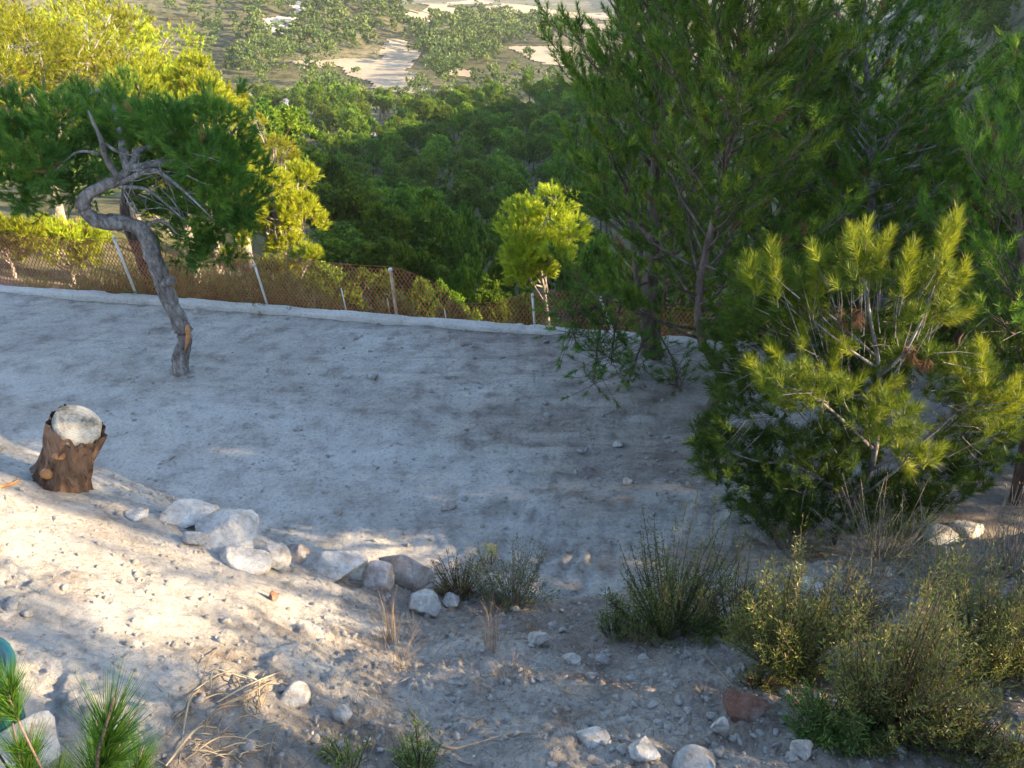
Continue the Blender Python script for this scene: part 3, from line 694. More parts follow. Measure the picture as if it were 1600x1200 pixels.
fl([fp(1350, 740, -.15), fp(1440, 690, -.3), fp(1500, 640, -.3), fp(1550, 620, -.3)], .016, .006)
fl([fp(1330, 780, -.1), fp(1250, 730, -.2), fp(1180, 720, -.2), fp(1130, 700, -.2)], .016, .006)
fl([fp(1340, 780, -.1), fp(1400, 735, -.6), fp(1420, 710, -.8)], .012, .006)
fl([fp(1372, 560, -.2), fp(1280, 480, .3), fp(1200, 440, .5)], .012, .005)
SPs, SDs, TN, LN = [], [], [], []
def shoots(px, py, dx, dy_, dep=-.3, cnt=1, L=.09, t=.75, ln=.14, jit=10):
    for k in range(cnt):
        a = fp(px+rng.normal(0, jit), py+rng.normal(0, jit), dep+rng.normal(0, .08))
        e = fp(px+dx, py+dy_, dep+rng.normal(0, .05))-fp(px, py, dep)
        SPs.append(a); SDs.append(unit(unit(e)+rng.normal(0, .2, 3))); TN.append(np.clip(t+rng.normal(0, .06), .12, 1)); LN.append(ln)
# upright leaders, from their foot to their tip
def leader(px, py, qx, qy, dep=-.3, t=.75, m=9, ln=.10):
    m = int(m*1.8)
    for k in range(m):
        f = (k+.5)/m
        shoots(px+(qx-px)*f, py+(qy-py)*f, qx-px, qy-py, dep, 1, t=t, ln=ln, jit=2.5)
    fl([fp(px, py, dep), fp(qx*.9+px*.1, qy*.9+py*.1, dep)], .006, .003, 3)
for a in [(1345, 450, 1330, 370), (1345, 440, 1350, 365), (1362, 450, 1385, 375), (1462, 450, 1475, 370), (1470, 420, 1490, 348), (1465, 470, 1505, 430), (1440, 500, 1505, 490),
          (1410, 470, 1420, 395), (1270, 500, 1280, 405), (1215, 480, 1210, 400), (1180, 470, 1172, 415), (1285, 440, 1275, 400),
          (1252, 600, 1250, 520), (1295, 600, 1310, 545), (1200, 610, 1172, 570), (1225, 590, 1210, 545), (1300, 620, 1340, 590), (1340, 625, 1390, 600),
          (1380, 660, 1388, 630), (1545, 640, 1530, 540), (1550, 640, 1580, 600), (1560, 650, 1590, 625), (1520, 620, 1490, 570), (1415, 712, 1420, 712+20), (1340, 560, 1300, 525), (1465, 490, 1480, 455)]:
    leader(*a, dep=-.3+rng.normal(0, .1), t=.93, m=9 if abs(a[3]-a[1]) > 50 else 7)
for px, py, rx, ry, cnt, dep, t in [(1340, 430, 45, 45, 26, -.25, .62), (1440, 460, 50, 50, 30, -.25, .62), (1250, 460, 60, 40, 26, .0, .55), (1190, 470, 40, 45, 20, .15, .5), (1180, 540, 55, 55, 34, .3, .42),
      (1260, 610, 75, 35, 40, -.5, .66), (1400, 540, 60, 50, 26, .0, .5), (1390, 665, 55, 35, 26, -.6, .62), (1430, 715, 40, 18, 8, -.8, .8), (1500, 600, 60, 50, 30, -.1, .5), (1550, 650, 40, 40, 18, -.3, .66),
      (1180, 640, 60, 60, 34, .1, .42), (1150, 720, 60, 45, 30, .0, .40), (1260, 720, 80, 50, 44, -.1, .40), (1330, 690, 60, 50, 34, .1, .38), (1450, 760, 90, 40, 40, .0, .36), (1230, 800, 70, 40, 24, -.1, .36), (1520, 700, 70, 50, 34, .2, .38), (1340, 600, 80, 60, 36, .3, .4), (1110, 690, 30, 40, 10, .1, .4),
      (1560, 560, 60, 80, 34, .4, .42), (1200, 380, 30, 30, 0, .2, .5), (1130, 560, 30, 60, 16, .4, .4), (1300, 790, 90, 45, 30, -.1, .34), (1400, 800, 70, 45, 26, .1, .34), (1180, 770, 50, 40, 20, .1, .34), (1290, 560, 90, 60, 26, .4, .42)]:
    for k in range(int(cnt*(2.6 if t > .55 else 4.2))):
        r = math.sqrt(rng.random()); a = rng.random()*6.283
        shoots(px+rx*r*math.cos(a), py+ry*r*math.sin(a), rng.normal(0, 30)+(px-1360)*.15, -40+rng.normal(0, 30), dep+rng.normal(0, .14), 1, t=t, ln=.09, jit=2)
for px, py in [(1345, 490), (1330, 495), (1355, 480), (1435, 555), (1445, 560), (1425, 550), (1318, 500)]:   # dead bunches
    for q in range(2): shoots(px, py, rng.normal(-5, 20), 40, -.28, 1, t=0., ln=.05, jit=6); TN[-1] = 0.
SPa = np.array(SPs); Q = len(SPa)
ws = Geo()
for i in range(0, Q, 5):
    c = SPa[i]; k = rng.integers(0, 4)
    anch = [fp(1372, 600, -.25), fp(1340, 770, -.1), fp(1372, 660, -.2), fp(1300, 525, -.3)][k]
    e = c+(anch-c)*rng.uniform(.25, .55)*.6
    tube(wood, [e+rng.normal(0, .02, 3), .5*(e+c), c], [.004, .003, .002], 4, .5, False)
needles(leaf, SPa, np.array(SDs), 58, .098, .98, .0042, np.array(LN), rng, np.array(TN))
gobj('trunk', wood, M['bark'], fpine, True); gobj('crown', leaf, M['needle'], fpine)

# ------------------------------------------------------------------ pine tips at the lower left corner
rng = np.random.default_rng(61)
lb = at_y(120, 1290, 1.15); lb[2] = float(H(lb[0], lb[1]))
sap = empty('pine_sapling', lb, 'pine sapling with long green needles poking up in the lower left corner', 'tree')
wood = Geo(); leaf = Geo(); SPs, SDs, LN = [], [], []
def cp(px, py, y=1.15): return at_y(px, py, y)-lb
for (a, b), (c, d), yy in [((150, 1240), (178, 1090), 0.55), ((150, 1230), (215, 1110), 1.20), ((160, 1215), (150, 1125), 1.10), ((200, 1250), (225, 1165), 1.00), ((50, 1250), (20, 1130), 1.00), ((50, 1250), (50, 1130), 1.02), ((-20, 1200), (-40, 1040), 1.00), ((30, 1130), (10, 1060), 0.98), ((-20, 1150), (-10, 1090), 1.00), ((90, 1280), (95, 1180), 1.05), ((170, 1260), (190, 1150), 1.12)]:
    tube(wood, spline([(0, 0, -.05), .5*cp(a, b, yy)+np.array([0, 0, .01]), cp(a, b, yy), cp(c, d, yy)], 10), interp_r(.0035, .0015, 10), 6)
    for k in range(7):
        f = k/7; p = cp(a, b, yy)+(cp(c, d, yy)-cp(a, b, yy))*(f*.7)
        SPs.append(p); SDs.append(unit(cp(c, d, yy)-cp(a, b, yy))+rng.normal(0, .12, 3)); LN.append(.02)
needles(leaf, np.array(SPs), np.array(SDs), 70, .095, .60, .0016, np.array(LN), rng, rng.uniform(.22, .42, len(SPs)))
gobj('stem', wood, M['bark_dark'], sap, True); gobj('crown', leaf, M['needle'], sap)

# ------------------------------------------------------------------ unseen pines added off to the right, shaped to shade terrace and bank
def shade_pine(src, x, y, sc, rz):
    return copy_tree(src, (x, y, float(H(x, y))-.1), rz, sc, None)
SHADE = [(10, 6.9, 1.6, .4), (10.5, 8.8, 1.7, 2.), (13, 7.4, 1.8, 3.1), (13.5, 8.9, 1.8, 4.), (16, 6.6, 1.85, 5.2), (16.5, 8.2, 1.9, .9), (12, 8.0, 1.75, 2.7), (19, 7.4, 1.95, 1.5), (8.2, 7.5, 1.35, 3.6), (8.6, 9.3, 1.4, 4.4), (11.5, 7.2, 1.7, 5.9), (14.6, 8.1, 1.85, 2.2), (9.3, 8.2, 1.5, .2),
         (7.2, 4.7, .42, 1.), (8.5, 4.5, .5, 2.), (10, 4.6, .55, .3), (9.0, 6.4, 1.25, 4.), (11., 6.2, 1.25, 1.2), (7.9, 6.6, 1., .5), (12.5, 6.3, 1.4, 3.2), (9.0, 2.75, (.6, .6, 2.0), .7), (7.6, 2.95, (.55, .55, .9), 3.), (8.2, 3.05, (.55, .55, .95), 5.), (10, 2.62, (.7, .7, 2.2), 1.6), (11, 2.55, (.6, .6, 1.2), 4.), (7.5, 3.8, (.5, .5, .66), 1.), (8.5, 3.7, (.5, .5, .74), 2.), (9.5, 3.5, (.5, .5, .82), 2.), (10.5, 3.4, (.5, .5, .9), 2.),
         (4.6, 1.6, .42, .6), (4.4, 2.2, .50, 2.6), (4.4, 2.75, .41, 3.3), (5.0, .3, .95, 4.1), (5.6, .8, .7, 5.), (5.4, 1.4, .62, 1.), (6.0, -.6, .95, 1.9)]
for i, (x, y, sc, rz) in enumerate(SHADE):
    o = shade_pine(RP[4] if not np.isscalar(sc) or sc <= 1 else RP[i % 2 if i % 3 else 3], x, y, sc, rz)
    o['label'] = 'unseen pine added outside the right edge to cast shade'; o['group'] = 'unseen shade pines right of the view'

# ------------------------------------------------------------------ wooded valley
def dense(seed, rx, h, tufts, nq, size, lobes=10):
    rng = np.random.default_rng(seed)
    L = rand_lobes(rng, lobes, rx, h*.34, h*.62, (.38, .52))
    wood, leaf = Geo(), Geo()
    trunk = spline([(0, 0, -.5), (rng.normal(0, .2), rng.normal(0, .2), h*.35), (0, 0, h*.75)], 8)
    tube(wood, trunk, interp_r(.16, .05, 8), 6)
    for l in L: tube(wood, spline([trunk[4], .5*(trunk[5]+l[:3]), l[:3]], 4), interp_r(.06, .02, 4), 4)
    PP, DD = [], []
    wts = L[:, 3]**2; wts /= wts.sum()
    for l, wt in zip(L, wts):
        m_ = max(4, int(tufts*wt)); d = rand_dirs(rng, m_); d[:, 2] = np.where(d[:, 2] < -.35, -d[:, 2], d[:, 2])
        rad = l[3]*rng.uniform(.55, 1., m_)**.35*(1+.4*fbm(d[:, 0]*2.5+l[0], d[:, 1]*2.5+l[1], d[:, 2]*2.5+l[2], o=2, seed=9))
        d, rad = clump(rng, d, rad, 9, .22)
        PP.append(l[:3]+d*rad[:, None]); DD.append(unit(d+np.array([0, 0, .5])+rng.normal(0, .4, (m_, 3))))
    PP = np.concatenate(PP); DD = np.concatenate(DD)
    tn = np.clip(.52+.25*fbm(PP[:, 0]*.8, PP[:, 1]*.8, PP[:, 2]*.8, o=2, seed=4)+rng.normal(0, .1, len(PP)), .12, .95)
    needles(leaf, PP, DD, nq, size, 1.1, size*(.5 if size != .801*.8 else .8), size*.5, rng, tn)
    return wood, leaf
rng = np.random.default_rng(71)
pts = []
cell = 5.3
clear = [np.array([hit(a, b, False)[:2] for a, b in [(580, 235), (625, 235), (618, 203), (586, 203)]])]
xs = np.arange(-260, 260, cell); ys = np.arange(26, 560, cell)
GX, GY = np.meshgrid(xs, ys); GX = GX+rng.uniform(-.42, .42, GX.shape)*cell; GY = GY+rng.uniform(-.42, .42, GY.shape)*cell
GX = GX.ravel(); GY = GY.ravel(); GZ = H(GX, GY)
px, py, dd = project(np.stack([GX, GY, GZ+3], -1))
s = kerb_s(GX, GY)
ok = (dd > 5) & (px > -80) & (px < 1680) & (py > -60) & (s > 13)
for poly in FIELDS+clear:
    c = poly.mean(0); grown = c+(poly-c)*1.06
    ok &= ~inside(GX, GY, grown)
# woodland: the valley side, and separate woods round the far fields
WOODS = [np.array(w_, float) for w_ in (
    [(385, -20), (610, -20), (642, 40), (602, 52), (590, 93), (530, 92), (455, 96), (385, 140)],
    [(640, 48), (700, 24), (760, 16), (850, 30), (905, 48), (903, 68), (800, 71), (760, 90), (735, 100), (660, 92), (645, 66)],
    [(640, 114), (668, 90), (735, 98), (700, 132)], [(470, 108), (520, 112), (535, 150), (480, 158)], [(410, 140), (475, 130), (480, 150), (430, 150)])]
inw = np.zeros(len(GX), bool)
for poly in WOODS: inw |= inside(px, py, poly)
valley = (py > 150) | ((px > 640) & (py > 118)) | (px > 1000) | (px < 380)
q_ = rng.random(len(GX))
ok &= np.where(inw, q_ < .97, np.where(valley, q_ < np.where(GY > 190, .6, .95), q_ < .10))
ok &= ~(((px > 975) & (px < 1420) | (px < 300)) & (GY > 60) & (rng.random(len(GX)) < .82))
ok &= ~((px < 470) & (GY < 34))
ok &= ~((px > 470) & (px < 1010) & (GY < 43))
ok &= ~((px > 720) & (px < 900) & (GY < 60))
# the pale gap seen between the tall pines
gap = (px > 1235) & (px < 1330) & (py > 70) & (py < 240); ok &= ~gap
GX, GY, GZ, px, py, dd, inw_k = [a[ok] for a in (GX, GY, GZ, px, py, dd, inw)]
order = np.argsort(dd); GX, GY, GZ, px, py, dd, inw_k = [a[order] for a in (GX, GY, GZ, px, py, dd, inw_k)]
visible = ((px > 385) & (px < 960)) | (px > 1440) | ((py < 60) & (px > 240) & (px < 390))
rank = np.cumsum(visible)
near_m = visible & (rank <= 280)
protoA = [dense(90+k, 2.7, 6.0+.4*k, 1500, 10, .24) for k in range(5)]
protoM = [(mesh('trunk', *w_.arrays(), [M['bark_dark']], True), mesh('crown', *l_.arrays(), [M['needle']])) for w_, l_ in protoA]
def lit_label(x, y, pxx, pyy):
    if y > 205: return 'sunlit far pine beside the pale fields', 'pines around the far fields'
    if pxx > 1400: return 'dark bluish pine on the shaded right hillside', 'pines of the shaded right hillside'
    if pxx > 960: return 'dark pine glimpsed behind the tall pines on the right', 'pines behind the tall right group'
    if y > 120: return 'rounded pine on the upper valley side near the sunlit edge', 'pines of the upper valley side'
    return 'rounded green pine packed into the valley wood', 'pines of the valley wood'
for i in np.nonzero(near_m)[0]:
    k = int(rng.integers(5)); lab, grp = lit_label(GX[i], GY[i], px[i], py[i])
    o = empty('pine_tree', (GX[i], GY[i], GZ[i]-.2), lab, 'tree', grp)
    o.rotation_euler = (0, 0, rng.random()*6.28); f = rng.uniform(.85, 1.3)
    f2 = f*rng.uniform(.74, .96); o.scale = (f2, f2*rng.uniform(.9, 1.1), f*rng.uniform(.85, 1.15))
    for part, me in zip(('trunk', 'crown'), protoM[k]): obj(part, me, o)
# the rounded dark crowns that stand just below the fence, and the young growth at their feet
for px_, top_, y_, w_ in [(548, 306, 46, 120), (602, 328, 43, 100), (655, 316, 46, 120), (704, 342, 44, 90), (520, 365, 38, 110), (585, 380, 35, 110), (650, 385, 34, 110), (710, 398, 36, 90), (745, 420, 33, 90), (500, 415, 25, 90), (548, 428, 23, 90), (600, 436, 21, 80), (652, 436, 22, 90), (706, 446, 23, 80), (768, 452, 24, 80), (815, 462, 26, 80), (780, 395, 48, 100), (740, 352, 56, 90), (800, 345, 60, 90), (880, 350, 52, 90), (940, 380, 45, 100)]:
    t_ = at_y(px_, top_, y_); zb = float(H(t_[0], y_)); hs_ = (t_[2]-zb+.3)/6.3; ws_ = w_*np.linalg.norm(t_-CAM)/F/5.6
    o = empty('pine_tree', (t_[0], y_, zb-.3), 'dark green round crowned pine of the clump just below the fence' if y_ > 30 else 'bushy young pine on the slope right behind the rusty fence', 'tree', 'pines of the dark clump below the fence' if y_ > 30 else 'young pines right behind the fence')
    o.rotation_euler = (0, 0, rng.random()*6.28); o.scale = (ws_, ws_, hs_)
    for part, me in zip(('trunk', 'crown'), protoM[int(rng.integers(5))]): obj(part, me, o)
protoL = [dense(110+k, 2.7, 6.0, 110, 3, .62, lobes=9) for k in range(5)]
gl = Geo(); gw = Geo()
PL = [(w_.arrays(), l_.arrays()) for w_, l_ in protoL]
PX = [dense(120+k, 2.6, 5.4, 84, 3, .801*.8, lobes=5)[1].arrays() for k in range(4)]
def put(g, A, x, y, z, f, rz, tn):
    V, Fc, C = A; c, s_ = math.cos(rz), math.sin(rz)
    W = np.stack([x+f*(V[:, 0]*c-V[:, 1]*s_), y+f*(V[:, 0]*s_+V[:, 1]*c), z+f*V[:, 2]], -1)
    g.add(W, Fc, np.clip(C+tn, .1, 1))
for i in np.nonzero(~near_m)[0]:
    woods_ = inw_k[i]
    A_ = PX[int(rng.integers(4))] if dd[i] > 230 or (dd[i] > 140 and not (370 < px[i] < 980)) else PL[int(rng.integers(5))][1]
    put(gl, A_, GX[i], GY[i], GZ[i]-.2, rng.uniform(.7, 1.15)*(1.28 if woods_ else 1.), rng.random()*6.28, rng.normal(-.05, .14))
o = gobj('far_forest', gl, M['needle_far']); tag(o, 'distant pine forest covering the far hillsides', kind='stuff')
# low scrub dotted over the open ground
gs = Geo(); A = dense(130, 2.7, 4.0, 26, 3, 1.2, lobes=6)[1].arrays()
sx = rng.uniform(-350, 350, 5200); sy = rng.uniform(120, 900, 5200)**1.0; sz = H(sx, sy)
ppx, ppy, pd = project(np.stack([sx, sy, sz], -1)); okk = (ppx > -50) & (ppx < 1650) & (ppy > -80) & (kerb_s(sx, sy) > 30)
for poly in FIELDS[:4]+clear: okk &= ~inside(sx, sy, poly)
for i in np.nonzero(okk)[0][:1100]:
    put(gs, A, sx[i], sy[i], sz[i]-.3, rng.uniform(.22, .5), rng.random()*6.28, rng.normal(0, .12))
o = gobj('scrub', gs, M['shrub']); tag(o, 'low olive scrub dotted over the open ground', kind='stuff')
# pale clearing in the valley wood and pale bare slope between the tall pines
def patch(pix, lift, label):
    sheet('clearing', pix, M['pale'], .8, lift, label)
patch([(583, 232), (617, 232), (622, 205), (588, 203)], .3, 'pale clearing among the shaded valley pines')
patch([(1238, 170), (1325, 165), (1320, 110), (1245, 115)], .3, 'pale bare slope seen between the tall pines')

# ------------------------------------------------------------------ low concrete wall and wire fence
rng = np.random.default_rng(101)
K0 = KA-KD*2.5; KL = np.linalg.norm(KB-KA)+2.5+1.2
g = Geo()
tt = np.arange(0, KL, .05); n = len(tt)
def kz(p): return float(-0.02*(min(p[1], 13)-7))
rows = []
prof = [(-.07, -.12), (-.075, .06), (-.055, .08), (.12, .085), (.145, .065), (.15, -.5)]
for a, (oo, zz) in enumerate(prof):
    P = K0[None]+KD*tt[:, None]+KN*(oo+.012*fbm(tt*3, tt*0+a, seed=7)[:, None])
    top = 1 if zz > .05 else 0
    z = -0.02*(np.minimum(P[:, 1], 13)-7)+zz+top*(.03*fbm(tt*1.1, tt*0, o=4, seed=9)+.010*fbm(tt*9, tt*0+a, o=2, seed=10)-.02*(fbm(tt*2.2, tt*0+5, o=2, seed=12) > .42))
    rows.append(np.column_stack([P, z]))
V = np.stack(rows, 1).reshape(-1, 3); m = len(prof)
i = np.arange(n-1)[:, None]*m; j = np.arange(m-1)[None]
q = np.stack([i+j, i+m+j, i+m+j+1, i+j+1], -1).reshape(-1, 4)
g.add(V, np.vstack([q[:, :3], q[:, [0, 2, 3]]]))
wall = gobj('low_wall', g, M['concrete']); tag(wall, 'low pale concrete wall running along the far edge of the terrace', 'wall')

fo = K0+KN*.17
fence = empty('wire_fence', (*(KA+KN*.17), -.1), 'rusty chain link fence on slim posts along the outer side of the low wall', 'fence')
org = np.array([*(KA+KN*.17), -.1])
top_t = np.array([0, 2.5, 4.0, 5.2, 6.4, 7.2, 7.8, 8.6, 9.3, 10.0, 11, 12.5, 14])
def along_of(px, py, z=-.1):
    p = on_plane(px, py, z)[:2]; return float((p-KA) @ KD)
marks = [(0, 1.0), (190, 1.0), (300, .92), (400, .9), (490, .86), (612, .84), (690, .56), (705, .30), (760, .36), (835, .62), (880, .62), (930, .56), (1000, .5), (1090, .5), (1200, .5)]
mt = np.array([along_of(p, 460+p*.082) for p, _ in marks]); mh = np.array([h for _, h in marks])
fh = lambda t: np.interp(t, mt, mh)
g = Geo()
pitch = .062; ts = np.arange(along_of(0, 460)-1.0, along_of(1090, 549)+.3, pitch)
segP, segQ = [], []
dz = .05
for t in ts:
    Ht = float(fh(t)); zz = np.arange(0, Ht, dz)
    if len(zz) < 3: continue
    off = np.where(np.arange(len(zz)) % 2 == 0, 0, pitch*.5)
    for sgn in (1, -1):
        T_ = t+sgn*off
        P = KA[None]+KD*T_[:, None]+KN*(.17+sgn*.002+.03*fbm(T_*.9, zz*2, o=2, seed=14)[:, None])
        z0 = -0.02*(np.minimum(P[:, 1], 13)-7)+.02+zz-.05*Ht*np.abs(np.sin(T_*1.3))*(zz/Ht)
        L = np.column_stack([P, z0]); segP.append(L[:-1]); segQ.append(L[1:])
Pa = np.concatenate(segP); Qa = np.concatenate(segQ)
d = unit(Qa-Pa); a1 = unit(np.cross(d, [0.1, 1, .05])); a2 = np.cross(d, a1); R = .0056
V = []
for k in range(3):
    o_ = (math.cos(k*2.094)*a1+math.sin(k*2.094)*a2)*R; V += [Pa+o_, Qa+o_]
V = np.stack(V, 1); K = len(Pa); ix = np.arange(K)[:, None]*6
tri = np.array([[0, 1, 3], [0, 3, 2], [2, 3, 5], [2, 5, 4], [4, 5, 1], [4, 1, 0]])
Fc = (ix[:, None, :]+tri[None]).reshape(-1, 3)
mo = obj('wire_mesh', mesh('wire_mesh', V.reshape(-1, 3)-org, Fc, None, [M['wire']]), fence); tag(mo, 'rusty brown diamond wire mesh', kind='stuff')
def wire(pts, r=.003):
    g = Geo(); tube(g, pts, r, 4); return g
lt = np.arange(ts[0], ts[-1], .15)
lp_ = np.column_stack([KA+KD*lt[:, None]+KN*.17, -0.02*(np.minimum((KA+KD*lt[:, None])[:, 1], 13)-7)+.02+fh(lt)*.985-.05*fh(lt)*np.abs(np.sin(lt*1.3))])
gobj('line_wire', wire(lp_-org, .0035), M['wire'], fence)
def post(px, pb, qx, qy, r, mname, label, cap=True):
    t = along_of(px, pb, -.02); b = np.array([*(KA+KD*t+KN*.14), 0.]); b[2] = -0.02*(min(b[1], 13)-7)-.1
    tip = at_y(qx, qy, b[1])-np.array([0, 0, 0]); g = Geo()
    tube(g, [b-org, .5*(b+tip)-org, tip-org], r, 10)
    o = gobj('post', g, M[mname], fence, True); o['label'] = label
    if cap:
        g = Geo(); dr = unit(tip-b)
        tube(g, [tip-org-dr*.01, tip-org+dr*.025, tip-org+dr*.035], [r*1.35, r*1.3, r*.5], 10); gobj('post_cap', g, M['galv'], o, True)
post(203, 468, 178, 372, .020, 'galv', 'pale leaning fence post beside the dark trunk')
post(408, 487, 398, 415, .017, 'galv', 'slim pale fence post in front of the low pine')
post(615, 500, 610, 422, .024, 'rustpost', 'stout fence post with a white cap and rusty foot')
post(834, 517, 832, 462, .018, 'galv', 'pale fence post below the golden lit pine')
post(963, 531, 938, 466, .018, 'galv', 'pale fence post leaning left near the tall pines')
post(536, 494, 533, 450, .010, 'galv', 'thin stake behind the rusty mesh', False)
post(695, 506, 694, 482, .010, 'rustpost', 'short thin stake where the mesh sags', False)
post(606, 498, 605, 466, .010, 'rustpost', 'thin rusty stake beside the stout post', False)
post(1078, 546, 1078, 520, .03, 'rustpost', 'rusty post stub at the right end of the fence', False)

# ------------------------------------------------------------------ tree stump on the bank
rng = np.random.default_rng(111)
sb = hit(98, 762); ds = np.linalg.norm(sb-CAM)
stump = empty('tree_stump', sb, 'sawn pine stump with rough brown bark on the edge of the bank', 'tree stump')
def spx(px, py, dy=0.): return at_y(px, py, sb[1]+dy)-sb
axb = spx(95, 748, .05); axt = spx(120, 664, -.02)
nr, na = 40, 64
V = np.zeros((nr, na, 3)); axis = unit(axt-axb)
A = unit(np.cross(axis, [0, 1, 0])); A = A*np.sign(A[0]); B = np.cross(axis, A); B = B*np.sign(B[1] if abs(B[1]) > 1e-3 else 1)
ang = np.arange(na)*2*math.pi/na
Ls = np.linalg.norm(axt-axb)
for i in range(nr):
    f = i/(nr-1); f2 = -.25+1.25*f
    r = .146+.022*max(0, 1-f2/.35)**2 if f2 < .35 else .146+.01*(f2-.35)
    ridge = .075*np.abs(fbm(np.cos(ang)*4.5, np.sin(ang)*4.5, f*1.1, o=3, seed=15))+.012*fbm(np.cos(ang)*9, np.sin(ang)*9, f*3.5, o=3, seed=16)
    rr_ = r*(1+.06*np.cos(ang*2+.7))+ridge-.01
    V[i] = axb+axis*(f2*Ls)+A*(rr_*np.cos(ang))[:, None]+B*(rr_*np.sin(ang))[:, None]
V[-1] += axis*(.012*np.sin(ang*3))[:, None]
i = np.arange(nr-1)[:, None]*na; j = np.arange(na)[None]; k = (j+1) % na
q = np.stack([i+j, i+k, i+na+k, i+na+j], -1).reshape(-1, 4)
obj('bark', mesh('bark', V.reshape(-1, 3), q, None, [M['bark_stump']], True), stump)
# sawn face: two steps with a torn ledge
rt = np.linalg.norm(V[-1]-V[-1].mean(0), axis=1); ct = V[-1].mean(0); ring = axt+axis*0+A*(rt.mean()*(1+.06*np.cos(ang*2+.7)+.03*np.sin(ang*3))*np.cos(ang))[:, None]+B*(rt.mean()*(1+.06*np.cos(ang*2+.7)+.03*np.sin(ang*3))*np.sin(ang))[:, None]; ct = ring.mean(0)
rad = np.linspace(0, 1, 14); W = []
for f in rad:
    p = ct+(ring-ct)*(f*.93)
    xx = (p-ct)@A; yy = (p-ct)@B
    step = np.where(xx*.6-yy*.9 > .03, .0, .028)*(1-.6*(f > .98)); lip = .0015*fbm(xx*30, yy*30, o=2, seed=18)+.008*fbm(xx*6, yy*6, o=2, seed=19)
    W.append(p+axis*(.012+step+lip-.05*(f > .99))[:, None])
W = np.array(W); n_ = len(rad)
i = np.arange(n_-1)[:, None]*na
q = np.stack([i+j, i+k, i+na+k, i+na+j], -1).reshape(-1, 4)
obj('cut_face', mesh('cut_face', W.reshape(-1, 3)-ct, q, None, [M['cut']], True), stump, ct)
def rock_geo(rng, sub=3, sx=1, sy=.8, sz=.6, cuts=11, rough=.07, seed=0):
    import bmesh
    bm = bmesh.new(); bmesh.ops.create_icosphere(bm, subdivisions=sub, radius=1)
    V = np.array([v.co[:] for v in bm.verts]); Fc = np.array([[v.index for v in f.verts] for f in bm.faces]); bm.free()
    for c in range(cuts):
        nrm = rand_dirs(rng, 1)[0]; off = rng.uniform(.40, .76); dd_ = V@nrm
        V = V-np.maximum(0, dd_-off)[:, None]*nrm*.985
    nn = unit(V); V = V+nn*(rough*fbm(V[:, 0]*1.8+seed, V[:, 1]*1.8, V[:, 2]*1.8, o=4, seed=seed))[:, None]
    V = V+nn*(rough*.5*fbm(V[:, 0]*6+seed, V[:, 1]*8, V[:, 2]*8, o=3, seed=seed+3))[:, None]
    ext = np.abs(V).max(0); return V/ext*np.array([sx, sy, sz]), Fc
for px, py, rr_ in [(88, 722, (.05, .03, .045)), (112, 690, (.05, .02, .028))]:   # raw knots where branches were sawn off
    Vk, Fk = rock_geo(rng, 2, *rr_, 4, .2, 3); p = spx(px, py, 0)
    t = (p-axb)@axis; c = axb+axis*t; dxy = p-c
    kk = obj('knot', mesh('knot', Vk, Fk, None, [M['resin']], True), stump); 
    lat = (p-c)@A; kk.location = c+A*lat-B*math.sqrt(max(0, .150**2-lat**2))*.98

# ------------------------------------------------------------------ rocks laid along the edge of the bank
def rock(px, py, wpx, hpx, label, m='rock', seed=0, sub=4, rz=0., depth=.8, cuts=9, name='rock', group=None, rough=.10, tilt=(0, 0), lift=0.):
    rng = np.random.default_rng(seed+200)
    p = hit(px, py+hpx*.35); d = np.linalg.norm(p-CAM)
    sx = .5*wpx*d/F*1.06; sz = .5*hpx*d/F*1.12; sy = sx*depth
    V, Fc = rock_geo(rng, sub, sx, sy, sz, cuts, rough, seed)
    o = obj(name, mesh(name, V, Fc, None, [M[m]], False)); 
    c = at_y(px, py, p[1]+sy*.35); zg = float(H(c[0], c[1], True))
    o.location = (c[0], c[1], max(zg+sz*.35, min(c[2], zg+sz*.85))+lift); o.rotation_euler = (tilt[0], tilt[1], rz)
    o.data.polygons.foreach_set('use_smooth', np.ones(len(Fc), bool))
    return tag(o, label, 'rock', group)
RG = 'pale boulders lined up along the edge of the bank'
rock(217, 805, 36, 20, 'small white stone at the left end of the boulder row', seed=1, group=RG)
rock(290, 804, 92, 46, 'long whitish boulder second from the stump in the boulder row', seed=2, group=RG, rz=.15, depth=.6)
rock(347, 831, 96, 72, 'largest domed pale boulder of the boulder row', seed=3, group=RG, cuts=11, depth=.85)
rock(306, 842, 34, 28, 'small pale stone tucked against the largest domed boulder', seed=4, group=RG)
rock(384, 872, 74, 40, 'flat pale stone in front of the largest domed boulder', seed=5, group=RG, rz=-.3)
rock(426, 872, 48, 46, 'blocky upright pale stone in the middle of the boulder row', seed=6, group=RG, cuts=12)
rock(466, 863, 38, 34, 'small greyish stone beside the blocky upright stone', seed=7, group=RG, m='rock_brown')
rock(521, 889, 102, 46, 'long flat topped pale boulder in the boulder row', seed=8, group=RG, depth=.6, cuts=12)
rock(596, 896, 56, 52, 'brownish angular stone under the tilted slab', seed=59, group=RG, m='rock_brown', cuts=16)
rock(634, 893, 88, 56, 'tilted brown and white slab near the right end of the boulder row', seed=64, group=RG, m='rock_brown', tilt=(0, .5), depth=.45, lift=.03, cuts=16)
rock(656, 942, 62, 40, 'rounded white stone lying below the tilted slab', seed=11, group=RG)
rock(704, 939, 26, 22, 'little pale stone at the right end of the boulder row', seed=12, group=RG)
rock(459, 1090, 44, 38, 'cracked white stone beside the straw heap', seed=13, sub=3, cuts=12)
rock(538, 1112, 34, 30, 'pale stone with reddish veins right of the straw heap', seed=14, sub=3, m='rock')
